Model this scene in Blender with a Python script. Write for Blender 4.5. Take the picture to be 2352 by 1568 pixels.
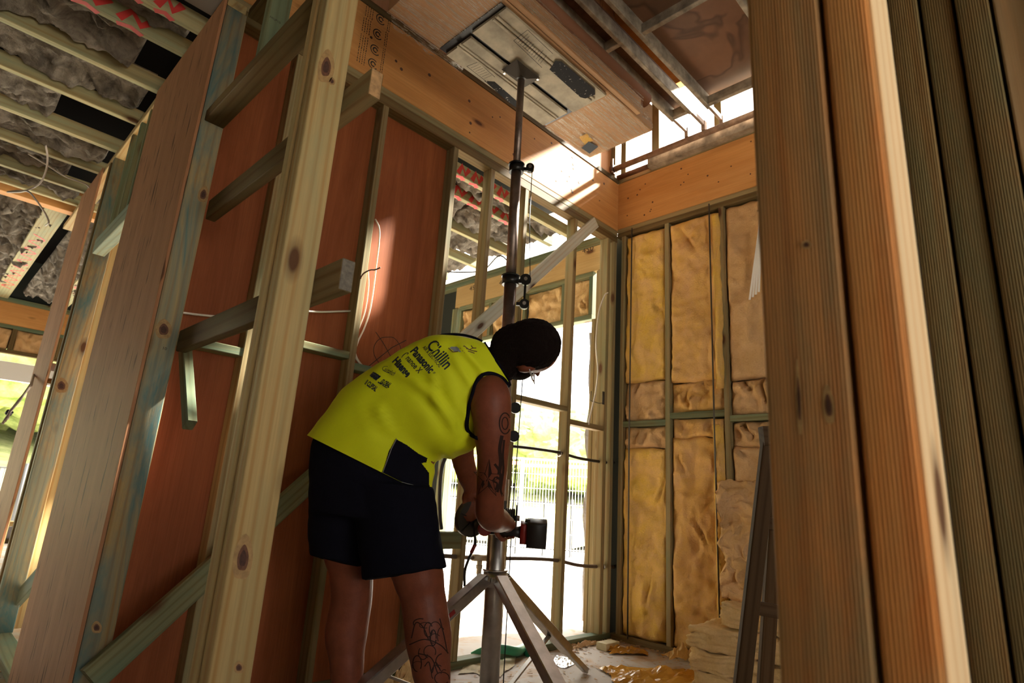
import bpy, bmesh, math, random
from mathutils import Vector as V, Matrix, noise
from mathutils.bvhtree import BVHTree
random.seed(7)
for o in list(bpy.data.objects): bpy.data.objects.remove(o)
SC = bpy.context.scene
COL = SC.collection
# ------------------------------------------------------------------ camera
FPX = 1356.94; YAW = 0.786649; PITCH = 0.260393; ROLL = 0.0646725; H = 0.92
F = V((math.cos(YAW)*math.cos(PITCH), math.sin(YAW)*math.cos(PITCH), math.sin(PITCH)))
R = F.cross(V((0, 0, 1))).normalized(); U = R.cross(F)
c_, s_ = math.cos(ROLL), math.sin(ROLL)
R, U = c_*R + s_*U, -s_*R + c_*U
CAM = V((0, 0, H))
cd = bpy.data.cameras.new('camera'); cam = bpy.data.objects.new('camera', cd); COL.objects.link(cam)
cd.sensor_width = 36; cd.sensor_fit = 'HORIZONTAL'; cd.lens = 36*FPX/2352; cd.clip_start = 0.02; cd.clip_end = 400
cam.matrix_world = Matrix(((R.x, U.x, -F.x, 0), (R.y, U.y, -F.y, 0), (R.z, U.z, -F.z, H), (0, 0, 0, 1)))
cd.dof.use_dof = True; cd.dof.focus_distance = 2.3; cd.dof.aperture_fstop = 5.0
SC.camera = cam
# ------------------------------------------------------------------ world, sun, exposure
W = bpy.data.worlds.new('sky'); SC.world = W; W.use_nodes = True
bg = W.node_tree.nodes['Background']; bg.inputs[0].default_value = (1.0, 0.955, 0.885, 1); bg.inputs[1].default_value = 8.0
sd = bpy.data.lights.new('sun', 'SUN'); sun = bpy.data.objects.new('sun', sd); COL.objects.link(sun)
sd.energy = 46.0; sd.angle = 0.045; sd.color = (1.0, 0.93, 0.8)
SUND = V((-2.2, 0.52, -1.95)).normalized()
sun.rotation_euler = SUND.to_track_quat('-Z', 'Y').to_euler(); sun.location = (8, -3, 9)
SC.view_settings.view_transform = 'Standard'; SC.view_settings.look = 'None'
SC.view_settings.gamma = 1.0; SC.view_settings.use_curve_mapping = False
SC.view_settings.exposure = 0.0

# ------------------------------------------------------------------ pixel helpers (photo pixel -> point on a plane)
def ray(px, py):
    return (F*FPX + R*(px-1176) + U*(784-py)).normalized()
def on(px, py, ax, v):
    d = ray(px, py); i = 'xyz'.index(ax); return CAM + d*((v-CAM[i])/d[i])
def dep(px, py, D):
    d = ray(px, py); return CAM + d*(D/d.dot(F))

# ------------------------------------------------------------------ object helpers
def wmat(o):
    if o.parent: return wmat(o.parent) @ o.matrix_parent_inverse @ o.matrix_basis
    return o.matrix_basis.copy()
def link(o, parent=None):
    COL.objects.link(o)
    if parent is not None:
        o.parent = parent; o.matrix_parent_inverse = wmat(parent).inverted()
    return o
def tag(o, label=None, cat=None, group=None, kind=None):
    if label: o['label'] = label
    if cat: o['category'] = cat
    if group: o['group'] = group
    if kind: o['kind'] = kind
    return o
def thing(name, label, cat, loc=(0, 0, 0), group=None, kind=None):
    o = bpy.data.objects.new(name, None); o.empty_display_size = .05; o.location = loc; COL.objects.link(o)
    return tag(o, label, cat, group, kind)
def mesh_obj(name, vs, fs, mat, parent=None, smooth=False, mw=None):
    me = bpy.data.meshes.new(name); me.from_pydata([tuple(v) for v in vs], [], fs); me.update()
    if mat: me.materials.append(mat)
    if smooth:
        me.polygons.foreach_set('use_smooth', [True]*len(me.polygons))
    o = bpy.data.objects.new(name, me)
    if mw is not None: o.matrix_basis = mw
    return link(o, parent)
def frame(a, b, w):
    z = (b-a).normalized(); x = V(w); x = (x - z*x.dot(z))
    if x.length < 1e-5: x = z.orthogonal()
    x.normalize(); y = z.cross(x); m = (a+b)/2
    return Matrix(((x.x, y.x, z.x, m.x), (x.y, y.y, z.y, m.y), (x.z, y.z, z.z, m.z), (0, 0, 0, 1)))
def timber(name, a, b, w, d, mat, parent=None, wdir=(1, 0, 0), c=.003, seg=1):
    a, b = V(a), V(b); L = (b-a).length/2; c = min(c, w*.4, d*.4)
    pr = []
    for sx, sy, a0 in ((1, 1, 0), (-1, 1, 90), (-1, -1, 180), (1, -1, 270)):
        for k in range(seg+1):
            t = math.radians(a0 + 90*k/seg)
            pr.append((sx*(w/2-c)+c*math.cos(t), sy*(d/2-c)+c*math.sin(t)))
    n = len(pr)
    vs = [(x, y, -L) for x, y in pr] + [(x, y, L) for x, y in pr]
    fs = [(i, (i+1) % n, n+(i+1) % n, n+i) for i in range(n)] + [tuple(range(n-1, -1, -1)), tuple(range(n, 2*n))]
    o = mesh_obj(name, vs, fs, mat, parent, mw=frame(a, b, wdir))
    if seg > 1:
        o.data.polygons.foreach_set('use_smooth', [i < n for i in range(n+2)])
    return o
def abox(name, x0, x1, y0, y1, z0, z1, mat, parent=None, long=None, c=.003, seg=1):
    dx, dy, dz = x1-x0, y1-y0, z1-z0; cx, cy, cz = (x0+x1)/2, (y0+y1)/2, (z0+z1)/2
    if long is None: long = 'xyz'[[dx, dy, dz].index(max(dx, dy, dz))]
    if long == 'z': return timber(name, (cx, cy, z0), (cx, cy, z1), dx, dy, mat, parent, (1, 0, 0), c, seg)
    if long == 'y': return timber(name, (cx, y0, cz), (cx, y1, cz), dx, dz, mat, parent, (1, 0, 0), c, seg)
    return timber(name, (x0, cy, cz), (x1, cy, cz), dy, dz, mat, parent, (0, 1, 0), c, seg)
def sweep(pts, rad, seg=8, closed=False):
    pts = [V(p) for p in pts]; n = len(pts)
    if not isinstance(rad, (list, tuple)): rad = [rad]*n
    vs, fs = [], []; nrm = None
    for i, p in enumerate(pts):
        if closed: t = pts[(i+1) % n]-pts[i-1]
        else: t = pts[min(i+1, n-1)]-pts[max(i-1, 0)]
        t.normalize()
        if nrm is None: nrm = t.orthogonal().normalized()
        nrm = (nrm - t*nrm.dot(t)); nrm = nrm.normalized() if nrm.length > 1e-6 else t.orthogonal().normalized()
        bi = t.cross(nrm)
        for k in range(seg):
            a = 2*math.pi*k/seg; vs.append(p + (nrm*math.cos(a)+bi*math.sin(a))*rad[i])
    m = n if closed else n-1
    for i in range(m):
        for k in range(seg):
            fs.append((i*seg+k, i*seg+(k+1) % seg, ((i+1) % n)*seg+(k+1) % seg, ((i+1) % n)*seg+k))
    if not closed:
        fs.append(tuple(range(seg-1, -1, -1))); fs.append(tuple((n-1)*seg+k for k in range(seg)))
    return vs, fs
def tube(name, pts, rad, mat, parent=None, seg=8, closed=False, smooth=True):
    vs, fs = sweep(pts, rad, seg, closed); return mesh_obj(name, vs, fs, mat, parent, smooth)
def cyl(name, a, b, r, mat, parent=None, seg=20, r2=None):
    vs, fs = sweep([a, b], [r, r if r2 is None else r2], seg)
    o = mesh_obj(name, vs, fs, mat, parent); o.data.polygons.foreach_set('use_smooth', [len(p.vertices) == 4 for p in o.data.polygons]); return o
def spline(pts, n=8, closed=False):
    pts = [V(p) for p in pts]; out = []; m = len(pts)
    rng = range(m) if closed else range(m-1)
    for i in rng:
        p1, p2 = pts[i], pts[(i+1) % m]
        p0 = pts[i-1] if (closed or i > 0) else p1*2-p2
        p3 = pts[(i+2) % m] if (closed or i+2 < m) else p2*2-p1
        for k in range(n):
            t = k/n
            out.append(.5*((2*p1)+(p2-p0)*t+(2*p0-5*p1+4*p2-p3)*t*t+(3*p1-p0-3*p2+p3)*t**3))
    if not closed: out.append(pts[-1])
    return out
def ribbon(pts2, w, closed=False):
    """flat stroke in 2-D; returns verts2, quads"""
    vs, fs = [], []; n = len(pts2)
    for i, p in enumerate(pts2):
        a = V(pts2[i-1]) if (i > 0 or closed) else V(p); b = V(pts2[(i+1) % n]) if (i < n-1 or closed) else V(p)
        t = (b-a); t = t.normalized() if t.length > 1e-9 else V((1, 0)); nn = V((-t.y, t.x))*w/2
        vs += [V(p)+nn, V(p)-nn]
    m = n if closed else n-1
    for i in range(m):
        j = (i+1) % n; fs.append((2*i, 2*i+1, 2*j+1, 2*j))
    return vs, fs
def text2d(s, bold=0.0):
    cu = bpy.data.curves.new('t', 'FONT'); cu.body = s; cu.size = 1; cu.offset = bold; cu.resolution_u = 3
    o = bpy.data.objects.new('t', cu); COL.objects.link(o)
    dg = bpy.context.evaluated_depsgraph_get(); me = bpy.data.meshes.new_from_object(o.evaluated_get(dg))
    vs = [V((v.co.x, v.co.y)) for v in me.vertices]; fs = [tuple(p.vertices) for p in me.polygons]
    bpy.data.objects.remove(o); bpy.data.curves.remove(cu); bpy.data.meshes.remove(me)
    return vs, fs
def txt_aff(s, p0, p1, up, bold=0.0, fit=True):
    """text laid from p0 to p1 (2-D), capital height vector 'up'"""
    vs, fs = text2d(s, bold); x0 = min(v.x for v in vs); x1 = max(v.x for v in vs)
    p0, p1, up = V(p0), V(p1), V(up); d = p1-p0
    return [p0 + d*((v.x-x0)/(x1-x0)) + up*(v.y/0.7) for v in vs], fs

# ------------------------------------------------------------------ materials
def N(nt, t, **k):
    n = nt.nodes.new(t)
    for a, b in k.items(): setattr(n, a, b)
    return n
def base(name, col=(.5, .5, .5), rough=.6, metal=0.0, spec=.5):
    m = bpy.data.materials.new(name); m.use_nodes = True; nt = m.node_tree; b = nt.nodes['Principled BSDF']
    b.inputs['Base Color'].default_value = (*col, 1); b.inputs['Roughness'].default_value = rough
    b.inputs['Metallic'].default_value = metal; b.inputs['Specular IOR Level'].default_value = spec
    return m, nt, b
def coords(nt, scale, rnd=True, kind='Object'):
    tc = N(nt, 'ShaderNodeTexCoord'); mp = N(nt, 'ShaderNodeMapping'); mp.inputs['Scale'].default_value = scale
    if rnd:
        oi = N(nt, 'ShaderNodeObjectInfo'); mu = N(nt, 'ShaderNodeVectorMath', operation='SCALE'); mu.inputs[0].default_value = (13.1, 7.7, 29.3)
        nt.links.new(oi.outputs['Random'], mu.inputs['Scale']); ad = N(nt, 'ShaderNodeVectorMath', operation='ADD')
        nt.links.new(tc.outputs[kind], ad.inputs[0]); nt.links.new(mu.outputs[0], ad.inputs[1]); nt.links.new(ad.outputs[0], mp.inputs['Vector'])
    else: nt.links.new(tc.outputs[kind], mp.inputs['Vector'])
    return mp.outputs[0]
def noise_n(nt, vec, scale=1.0, detail=4, rough=.55, dist=0.0):
    n = N(nt, 'ShaderNodeTexNoise'); n.inputs['Scale'].default_value = scale; n.inputs['Detail'].default_value = detail
    n.inputs['Roughness'].default_value = rough; n.inputs['Distortion'].default_value = dist; nt.links.new(vec, n.inputs['Vector']); return n.outputs[0]
def ramp(nt, fac, stops):
    r = N(nt, 'ShaderNodeValToRGB'); e = r.color_ramp.elements
    while len(e) > 1: e.remove(e[-1])
    e[0].position = stops[0][0]; e[0].color = (*stops[0][1], 1)
    for p, c in stops[1:]:
        x = e.new(p); x.color = (*c, 1)
    nt.links.new(fac, r.inputs[0]); return r.outputs[0]
def g1(v): return (v, v, v)
def mix(nt, fac, a, b, mode='MIX'):
    m = N(nt, 'ShaderNodeMixRGB', blend_type=mode)
    for s, v in ((0, fac), (1, a), (2, b)):
        if isinstance(v, (int, float)): m.inputs[s].default_value = v
        elif isinstance(v, tuple): m.inputs[s].default_value = (*v, 1)
        else: nt.links.new(v, m.inputs[s])
    return m.outputs[0]
def bump(nt, b, h, dist=.002, st=1.0):
    n = N(nt, 'ShaderNodeBump'); n.inputs['Distance'].default_value = dist; n.inputs['Strength'].default_value = st
    nt.links.new(h, n.inputs['Height']); nt.links.new(n.outputs[0], b.inputs['Normal'])
def wood(name, c1, c2, stain=None, amt=.5, rough=.55, knots=True, ribs=0.0, streak=None, rings=1.0, var=.25, ply=False):
    m, nt, b = base(name, c1, rough+.1, spec=.12)
    if ply:
        g = noise_n(nt, coords(nt, (5, 5, .42)), 1.0, 6, .62, 2.2)
        fine = noise_n(nt, coords(nt, (170, 170, 3.5)), 1.0, 3, .6)
        col = mix(nt, ramp(nt, g, [(.3, g1(0)), (.68, g1(1))]), c1, c2)
        col = mix(nt, .22, col, ramp(nt, fine, [(.35, g1(.35)), (.6, g1(1))]), 'MULTIPLY')
    else:
        g = noise_n(nt, coords(nt, (34, 34, .8)), 1.0, 5, .6, .7)
        fine = noise_n(nt, coords(nt, (260, 260, 5)), 1.0, 3, .6)
        w = N(nt, 'ShaderNodeTexWave', wave_type='RINGS', rings_direction='Z'); w.inputs['Scale'].default_value = 1.0
        w.inputs['Distortion'].default_value = 9; w.inputs['Detail'].default_value = 2; w.inputs['Detail Scale'].default_value = .35; nt.links.new(coords(nt, (12*rings, 12*rings, 1.3)), w.inputs['Vector'])
        col = mix(nt, ramp(nt, g, [(.3, g1(0)), (.7, g1(1))]), c1, c2)
        col = mix(nt, .5, col, ramp(nt, w.outputs[0], [(0, tuple(x*y for x, y in zip(c2, (.95, .72, .5)))), (.35, c1), (1, tuple(min(1, x*1.08) for x in c1))]))
        col = mix(nt, .18, col, ramp(nt, fine, [(.35, g1(.4)), (.6, g1(1))]), 'MULTIPLY')
    if stain:
        s = noise_n(nt, coords(nt, (8, 8, 1.4)), 1.0, 5, .7, 1.0)
        col = mix(nt, ramp(nt, s, [(.52-.16*amt, g1(0)), (.74-.1*amt, g1(min(1, amt)))]), col, stain)
    if streak:
        s = noise_n(nt, coords(nt, (48, 48, 6)), 1.0, 1, .3, .3)
        col = mix(nt, ramp(nt, s, [(.65, g1(0)), (.74, g1(.95))]), col, streak)
    if knots:
        vo = N(nt, 'ShaderNodeTexVoronoi'); vo.inputs['Scale'].default_value = 1; nt.links.new(coords(nt, (6, 6, 2.4)), vo.inputs['Vector'])
        col = mix(nt, ramp(nt, vo.outputs[0], [(.07, g1(.95)), (.10, g1(.5)), (.17, g1(.0))]), col, (.10, .04, .018))
    oi = N(nt, 'ShaderNodeObjectInfo'); vr = N(nt, 'ShaderNodeMapRange'); vr.inputs['To Min'].default_value = 1-var; vr.inputs['To Max'].default_value = 1+var*.4
    nt.links.new(oi.outputs['Random'], vr.inputs[0])
    col = mix(nt, 1.0, col, vr.outputs[0], 'MULTIPLY')
    if ribs:
        wv = N(nt, 'ShaderNodeTexWave', bands_direction='Y'); wv.inputs['Scale'].default_value = .314/ribs
        wv.inputs['Distortion'].default_value = 1.0; wv.inputs['Detail Scale'].default_value = 2; nt.links.new(coords(nt, (1, 1, .02), False), wv.inputs['Vector']); bump(nt, b, wv.outputs[0], .0009, .7)
        col = mix(nt, .55, col, ramp(nt, wv.outputs[0], [(0, g1(.35)), (.6, g1(1))]), 'MULTIPLY')
    else: bump(nt, b, fine, .0005, .5)
    nt.links.new(col, b.inputs['Base Color'])
    return m
GREEN = (.16, .26, .17); BLUE = (.14, .24, .27)
M = {}
M['pine'] = wood('pine', (.58, .43, .20), (.48, .32, .13), (.33, .35, .20), .5)
M['pine_blue'] = wood('pine_blue', (.54, .40, .19), (.42, .28, .12), (.13, .25, .25), 1.0)
M['pine_green'] = wood('pine_green', (.23, .23, .12), (.16, .15, .075), (.11, .19, .13), .75)
M['pine_dark'] = wood('pine_dark', (.18, .12, .05), (.125, .08, .032), (.085, .095, .045), .5)
M['pine_teal'] = wood('pine_teal', (.34, .38, .27), (.27, .29, .18), (.13, .25, .25), .7)
M['pine_pale'] = wood('pine_pale', (.88, .84, .70), (.78, .74, .6), (.58, .72, .66), .6)
M['stud_wall'] = wood('stud_wall', (.34, .25, .125), (.25, .175, .08), (.17, .20, .11), .6)
M['lvl'] = wood('lvl', (.72, .37, .13), (.62, .29, .09), (.52, .225, .07), .5, .5, True, var=.08, ply=True)
M['lvl_pale'] = wood('lvl_pale', (.56, .40, .18), (.48, .32, .13), (.42, .27, .11), .5, .5, True, var=.08, ply=True)
M['red_ply'] = wood('red_ply', (.40, .125, .046), (.26, .073, .027), (.20, .05, .018), .4, .42, False, var=.1, ply=True)
M['brown_ply'] = wood('brown_ply', (.45, .225, .115), (.36, .17, .082), (.29, .13, .062), .4, .55, False, streak=(.10, .045, .022), var=.08, ply=True)
M['flute'] = wood('flute', (.62, .28, .09), (.48, .225, .08), (.29, .22, .11), 1.0, .5, False, ribs=.0036)
M['flute_red'] = wood('flute_red', (.64, .29, .09), (.52, .19, .045), (.44, .27, .11), .7, .5, False, ribs=.0036)
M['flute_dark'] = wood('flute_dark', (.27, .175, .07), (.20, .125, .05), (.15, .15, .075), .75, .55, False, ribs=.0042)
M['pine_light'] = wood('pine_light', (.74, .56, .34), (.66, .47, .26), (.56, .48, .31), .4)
M['trestle'] = wood('trestle', (.10, .056, .024), (.065, .036, .016), None, 0, .6)
M['batten'] = wood('batten', (.46, .40, .21), (.36, .30, .15), (.27, .34, .22), .7)
def simple(name, col, rough=.6, metal=0, spec=.5, nz=None, amt=.3, bmp=0, bs=80):
    m, nt, b = base(name, col, rough, metal, spec)
    if nz or bmp:
        v = coords(nt, (1, 1, 1)); n = noise_n(nt, v, nz or bs, 5, .6)
        if nz: nt.links.new(mix(nt, ramp(nt, n, [(.3, g1(0)), (.7, g1(1))]), tuple(x*(1-amt) for x in col), tuple(min(1, x*(1+amt*.5)) for x in col)), b.inputs['Base Color'])
        if bmp: bump(nt, b, noise_n(nt, v, bs, 4, .6), bmp, .8)
    return m
def fluff(name, c1, c2, sc=7):
    m, nt, b = base(name, c1, .95, spec=.1)
    v = coords(nt, (1, 1, 1)); n = noise_n(nt, v, sc, 6, .65, .5); n2 = noise_n(nt, v, 90, 4, .7)
    col = mix(nt, ramp(nt, n, [(.35, g1(0)), (.68, g1(1))]), c1, c2)
    nt.links.new(mix(nt, .25, col, n2, 'MULTIPLY'), b.inputs['Base Color']); bump(nt, b, n2, .006, .9)
    return m
M['wool'] = fluff('wool', (.78, .46, .13), (.74, .44, .2))
M['wool_yellow'] = fluff('wool_yellow', (.84, .53, .10), (.80, .49, .2))
M['wool_pink'] = fluff('wool_pink', (.74, .47, .24), (.62, .38, .16))
M['wool_raw'] = fluff('wool_raw', (.84, .60, .30), (.70, .46, .2), 12)
M['wool_grey'] = fluff('wool_grey', (.07, .06, .048), (.30, .265, .215), 9)
M['concrete'] = simple('concrete', (.44, .40, .35), .75, nz=3.0, amt=.25, bmp=.002, bs=60)
M['outdoor_concrete'] = simple('outdoor_concrete', (.72, .70, .66), .8, nz=.4, amt=.1)
M['wrap'] = simple('wrap', (.03, .034, .028), .8, spec=.1)
M['void_dark'] = simple('void_dark', (.012, .011, .01), .9, spec=.1)  # near-black standing in for the shaded void overhead
M['ceil_board'] = simple('ceil_board', (.16, .13, .10), .8)
M['steel'] = simple('steel', (.50, .48, .45), .35, 1, nz=20, amt=.2)
M['steel_brown'] = simple('steel_brown', (.30, .235, .205), .42, .85, nz=14, amt=.45)
M['galv'] = simple('galv', (.46, .40, .28), .65, .1, nz=7, amt=.45)
M['black_metal'] = simple('black_metal', (.012, .012, .012), .35, .3)
M['rod'] = simple('rod', (.10, .085, .07), .5, .6)
M['dark_rubber'] = simple('dark_rubber', (.015, .014, .013), .5)
M['rust_pipe'] = simple('rust_pipe', (.33, .23, .17), .7, .2, nz=15, amt=.5)
M['rust_dark'] = simple('rust_dark', (.16, .075, .04), .7, .2, nz=15, amt=.4)
M['tray_steel'] = simple('tray_steel', (.38, .33, .25), .7, .2, nz=12, amt=.6)
M['tray_ply'] = simple('tray_ply', (.19, .10, .055), .65, nz=2.2, amt=.4)
M['card'] = simple('card', (.50, .29, .14), .75, nz=2.5, amt=.12)
M['card_dark'] = simple('card_dark', (.24, .10, .045), .7, nz=2.5, amt=.2)
M['ink'] = simple('ink', (.02, .018, .015), .7)
M['pencil'] = simple('pencil', (.03, .015, .01), .8)
M['red_spray'] = simple('red_spray', (.55, .035, .03), .6)
M['white_cable'] = simple('white_cable', (.72, .66, .56), .4)
M['grey_cable'] = simple('grey_cable', (.42, .36, .30), .5)
M['pvc'] = simple('pvc', (.8, .78, .75), .4)
M['plastic_yellow'] = simple('plastic_yellow', (.52, .25, .03), .25, bmp=.02, bs=9)
M['foil'] = simple('foil', (.75, .77, .8), .25, .9, bmp=.02, bs=25)
M['green_plastic'] = simple('green_plastic', (.03, .27, .14), .4)
M['offcut'] = simple('offcut', (.60, .52, .33), .8, nz=20, amt=.2)
M['shaving'] = simple('shaving', (.52, .34, .18), .8)
M['leafdirt'] = simple('leafdirt', (.10, .06, .04), .8)
M['skin'] = simple('skin', (.18, .050, .025), .5, spec=.25, nz=25, amt=.2, bmp=.001, bs=150)
M['tattoo'] = simple('tattoo', (.03, .016, .013), .7, spec=.1)
M['hair'] = simple('hair', (.010, .006, .005), .9, spec=.08, bmp=.008, bs=220)
M['navy'] = simple('navy', (.007, .007, .012), .95, spec=.04, bmp=.002, bs=300)
M['navy_print'] = simple('navy_print', (.008, .018, .03), .6)
M['hivis'] = simple('hivis', (.62, .68, .0), .8, bmp=.0006, bs=500)
M['brownprint'] = simple('brownprint', (.10, .04, .02), .7)
M['greyprint'] = simple('greyprint', (.25, .27, .28), .7)
M['stitch'] = simple('stitch', (.22, .22, .2), .8)
M['tool_red'] = simple('tool_red', (.22, .014, .012), .4)
M['tool_black'] = simple('tool_black', (.016, .014, .013), .45)
M['tool_dark'] = simple('tool_dark', (.06, .055, .045), .5, .4)
M['teal'] = simple('teal', (.02, .35, .38), .4)
M['brass'] = simple('brass', (.45, .38, .27), .45, .6)
M['pipe_black'] = simple('pipe_black', (.02, .016, .013), .45)
M['pipe_brown'] = simple('pipe_brown', (.13, .09, .065), .5)
M['white_metal'] = simple('white_metal', (.8, .8, .78), .5)
M['fence_black'] = simple('fence_black', (.03, .03, .03), .6)
M['tape'] = simple('tape', (.85, .30, .16), .6)
M['plastic_grey'] = simple('plastic_grey', (.30, .29, .30), .3, bmp=.02, bs=12)
M['glasses'] = simple('glasses', (.7, .72, .75), .15, .6)
M['bark'] = simple('bark', (.12, .09, .06), .9)
M['shoe'] = simple('shoe', (.05, .035, .025), .8)
def leafm(name, c1, c2):
    m, nt, b = base(name, c1, .8, spec=.2); v = coords(nt, (1, 1, 1)); n = noise_n(nt, v, 1.6, 8, .75)
    nt.links.new(mix(nt, ramp(nt, n, [(.38, g1(0)), (.62, g1(1))]), c1, c2), b.inputs['Base Color']); return m
M['leaf'] = leafm('leaf', (.14, .20, .06), (.42, .46, .18))
M['leaf_b'] = leafm('leaf_b', (.17, .22, .08), (.50, .52, .22))
M['grass'] = leafm('grass', (.26, .30, .13), (.50, .50, .26))
# clear stretch film
def film():
    m, nt, b = base('film', (1, 1, 1), .18, spec=.8); out = nt.nodes['Material Output']
    v = coords(nt, (3, 120, 120), True); n = noise_n(nt, v, 1.0, 5, .7, 1.2); bump(nt, b, n, .02, 1.0)
    tr = N(nt, 'ShaderNodeBsdfTransparent'); mx = N(nt, 'ShaderNodeMixShader'); gl = N(nt, 'ShaderNodeBsdfGlossy'); gl.inputs['Roughness'].default_value = .28
    gl.inputs['Color'].default_value = (.95, .88, .74, 1)
    nt.links.new(nt.nodes['Bump'].outputs[0], gl.inputs['Normal'])
    f = ramp(nt, noise_n(nt, v, 1.0, 5, .7, 1.2), [(.46, g1(.05)), (.52, g1(.2)), (.56, g1(.65)), (.61, g1(.2)), (.66, g1(.45))])
    nt.links.new(f, mx.inputs[0]); nt.links.new(tr.outputs[0], mx.inputs[1]); nt.links.new(gl.outputs[0], mx.inputs[2]); nt.links.new(mx.outputs[0], out.inputs[0])
    return m
M['film'] = film()
def spotted():
    m, nt, b = base('peeled_black', (.02, .018, .015), .5); v = coords(nt, (1, 1, 1)); n = noise_n(nt, v, 60, 3, .6)
    nt.links.new(mix(nt, ramp(nt, n, [(.64, g1(0)), (.68, g1(1))]), (.012, .01, .009), (.5, .46, .38)), b.inputs['Base Color']); b.inputs['Specular IOR Level'].default_value = .05; return m
M['peeled'] = spotted()
def ply_stain():
    m, nt, b = base('stained_ply', (.2, .1, .05), .6); v = coords(nt, (1, 1, 1)); n = noise_n(nt, v, 1.6, 3, .5, .8)
    c = ramp(nt, n, [(.40, (.20, .105, .058)), (.47, (.20, .105, .058)), (.495, (.11, .055, .03)), (.52, (.235, .115, .06)), (1, (.23, .12, .065))])
    nt.links.new(mix(nt, .3, c, noise_n(nt, v, 12, 5, .6), 'MULTIPLY'), b.inputs['Base Color']); return m
M['stained_ply'] = ply_stain()
def floor_m():
    m, nt, b = base('slab', (.4, .36, .31), .7); v = coords(nt, (1, 1, 1), False); n = noise_n(nt, v, 1.3, 5, .6); n2 = noise_n(nt, v, 4.5, 5, .6, .6)
    c = ramp(nt, n, [(.3, (.40, .345, .29)), (.7, (.50, .44, .375))])
    c = mix(nt, ramp(nt, n2, [(.50, g1(0)), (.62, g1(.8))]), c, (.42, .25, .11)); nt.links.new(c, b.inputs['Base Color'])
    bump(nt, b, noise_n(nt, v, 70, 4, .6), .001, .5); return m
M['slab'] = floor_m()
M['knot'] = simple('knot', (.13, .05, .022), .7, nz=120, amt=.5)
M['knot_core'] = simple('knot_core', (.06, .022, .012), .75, nz=150, amt=.4)
M['knot_ring'] = simple('knot_ring', (.36, .22, .085), .65, nz=80, amt=.3)
M['end_grain'] = simple('end_grain', (.46, .27, .12), .8, nz=60, amt=.4)
M['end_grain_grey'] = simple('end_grain_grey', (.17, .15, .12), .8, nz=90, amt=.4)

NX0, NX1, NZ0, NZ1 = -.8, 1.35, .65, 2.15      # opening in the added rear wall, sized to set the fill light
# ------------------------------------------------------------------ main planes
XW, YW = 3.86, 2.68          # insulated outer wall, red ply wall
ZP0, ZP1, ZL = 3.12, 3.185, 3.632  # plates and laminated beam
XP = .57                      # partition beside the doorway
ZC = 3.0                      # ceiling battens of the low rooms
YF = 9.9                      # far wall of the left room

fl = abox('floor', -4, 4.0, -3.2, 10.2, -.12, 0, M['slab'], long='x'); tag(fl, 'dusty concrete floor slab of the building site', 'floor', kind='structure')

# ---- wall_left : red ply wall with open studs at its far end
wl = thing('wall_left', 'timber stud wall sheeted with red plywood, studs open at far end', 'wall', (2.2, YW, 0), kind='structure')
SD = .08; SW = .038
abox('bottom_plate', XP+.1, XW-.0, YW, YW+SD, 0, .042, M['pine_green'], wl)
abox('top_plate', XP+.02, XW, YW, YW+SD, ZP0-.045, ZP1-.047, M['pine_dark'], wl)
abox('top_plate', XP+.02, XW, YW, YW+SD, ZP1-.046, ZP1-.001, M['stud_wall'], wl)
sx = {}
for k, (px, py) in dict(s1=(705, 700), s2=(860, 400), s3=(1035, 430), s4=(1112, 600), s5=(1197, 600), s6=(1307, 860)).items():
    sx[k] = on(px, py, 'y', YW).x
sx['s1'] = .98
for k in sx:
    abox('stud', sx[k], sx[k]+SW, YW, YW+SD, .043, ZP0-.046, M['stud_wall'], wl)
abox('stud', XW-.135, XW-.135+SW, YW, YW+SD, .043, ZP0-.046, M['stud_wall'], wl)
abox('stud', XW-.042, XW-.004, YW, YW+SD, .043, ZP0-.046, M['stud_wall'], wl)
abox('red_plywood_sheet', XP+.1, sx['s2']+.02, YW+SD+.001, YW+SD+.012, .02, ZP0-.01, M['red_ply'], wl, long='z', c=.001)
abox('red_plywood_sheet', sx['s2']+.022, sx['s3']+.03, YW+SD+.001, YW+SD+.012, .02, ZP0-.01, M['red_ply'], wl, long='z', c=.001)
def nogx(x0, x1, z, mat, h=.038): abox('nogging', x0, x1, YW+.004, YW+SD-.002, z-h, z, mat, wl, long='x')
nogx(sx['s1']+SW, sx['s2'], 1.60, M['pine_green']); nogx(sx['s2']+SW, sx['s3'], 1.55, M['pine_green']); nogx(XP+.1, sx['s1'], 1.5, M['pine_green'])
nogx(sx['s3']+SW, sx['s4'], 1.53, M['pine_green']); nogx(sx['s4']+SW, sx['s5'], 1.56, M['pine_green'])
nogx(sx['s5']+SW, sx['s6'], 1.59, M['stud_wall']); nogx(sx['s6']+SW, XW-.135, 1.505, M['stud_wall'])
q = on(1030, 1222, 'y', YW); nogx(sx['s3']+SW, sx['s4'], q.z, M['pine_green'], .09)
for k in range(7):   # pencilled note and stroke marks stay small
    pass
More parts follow.
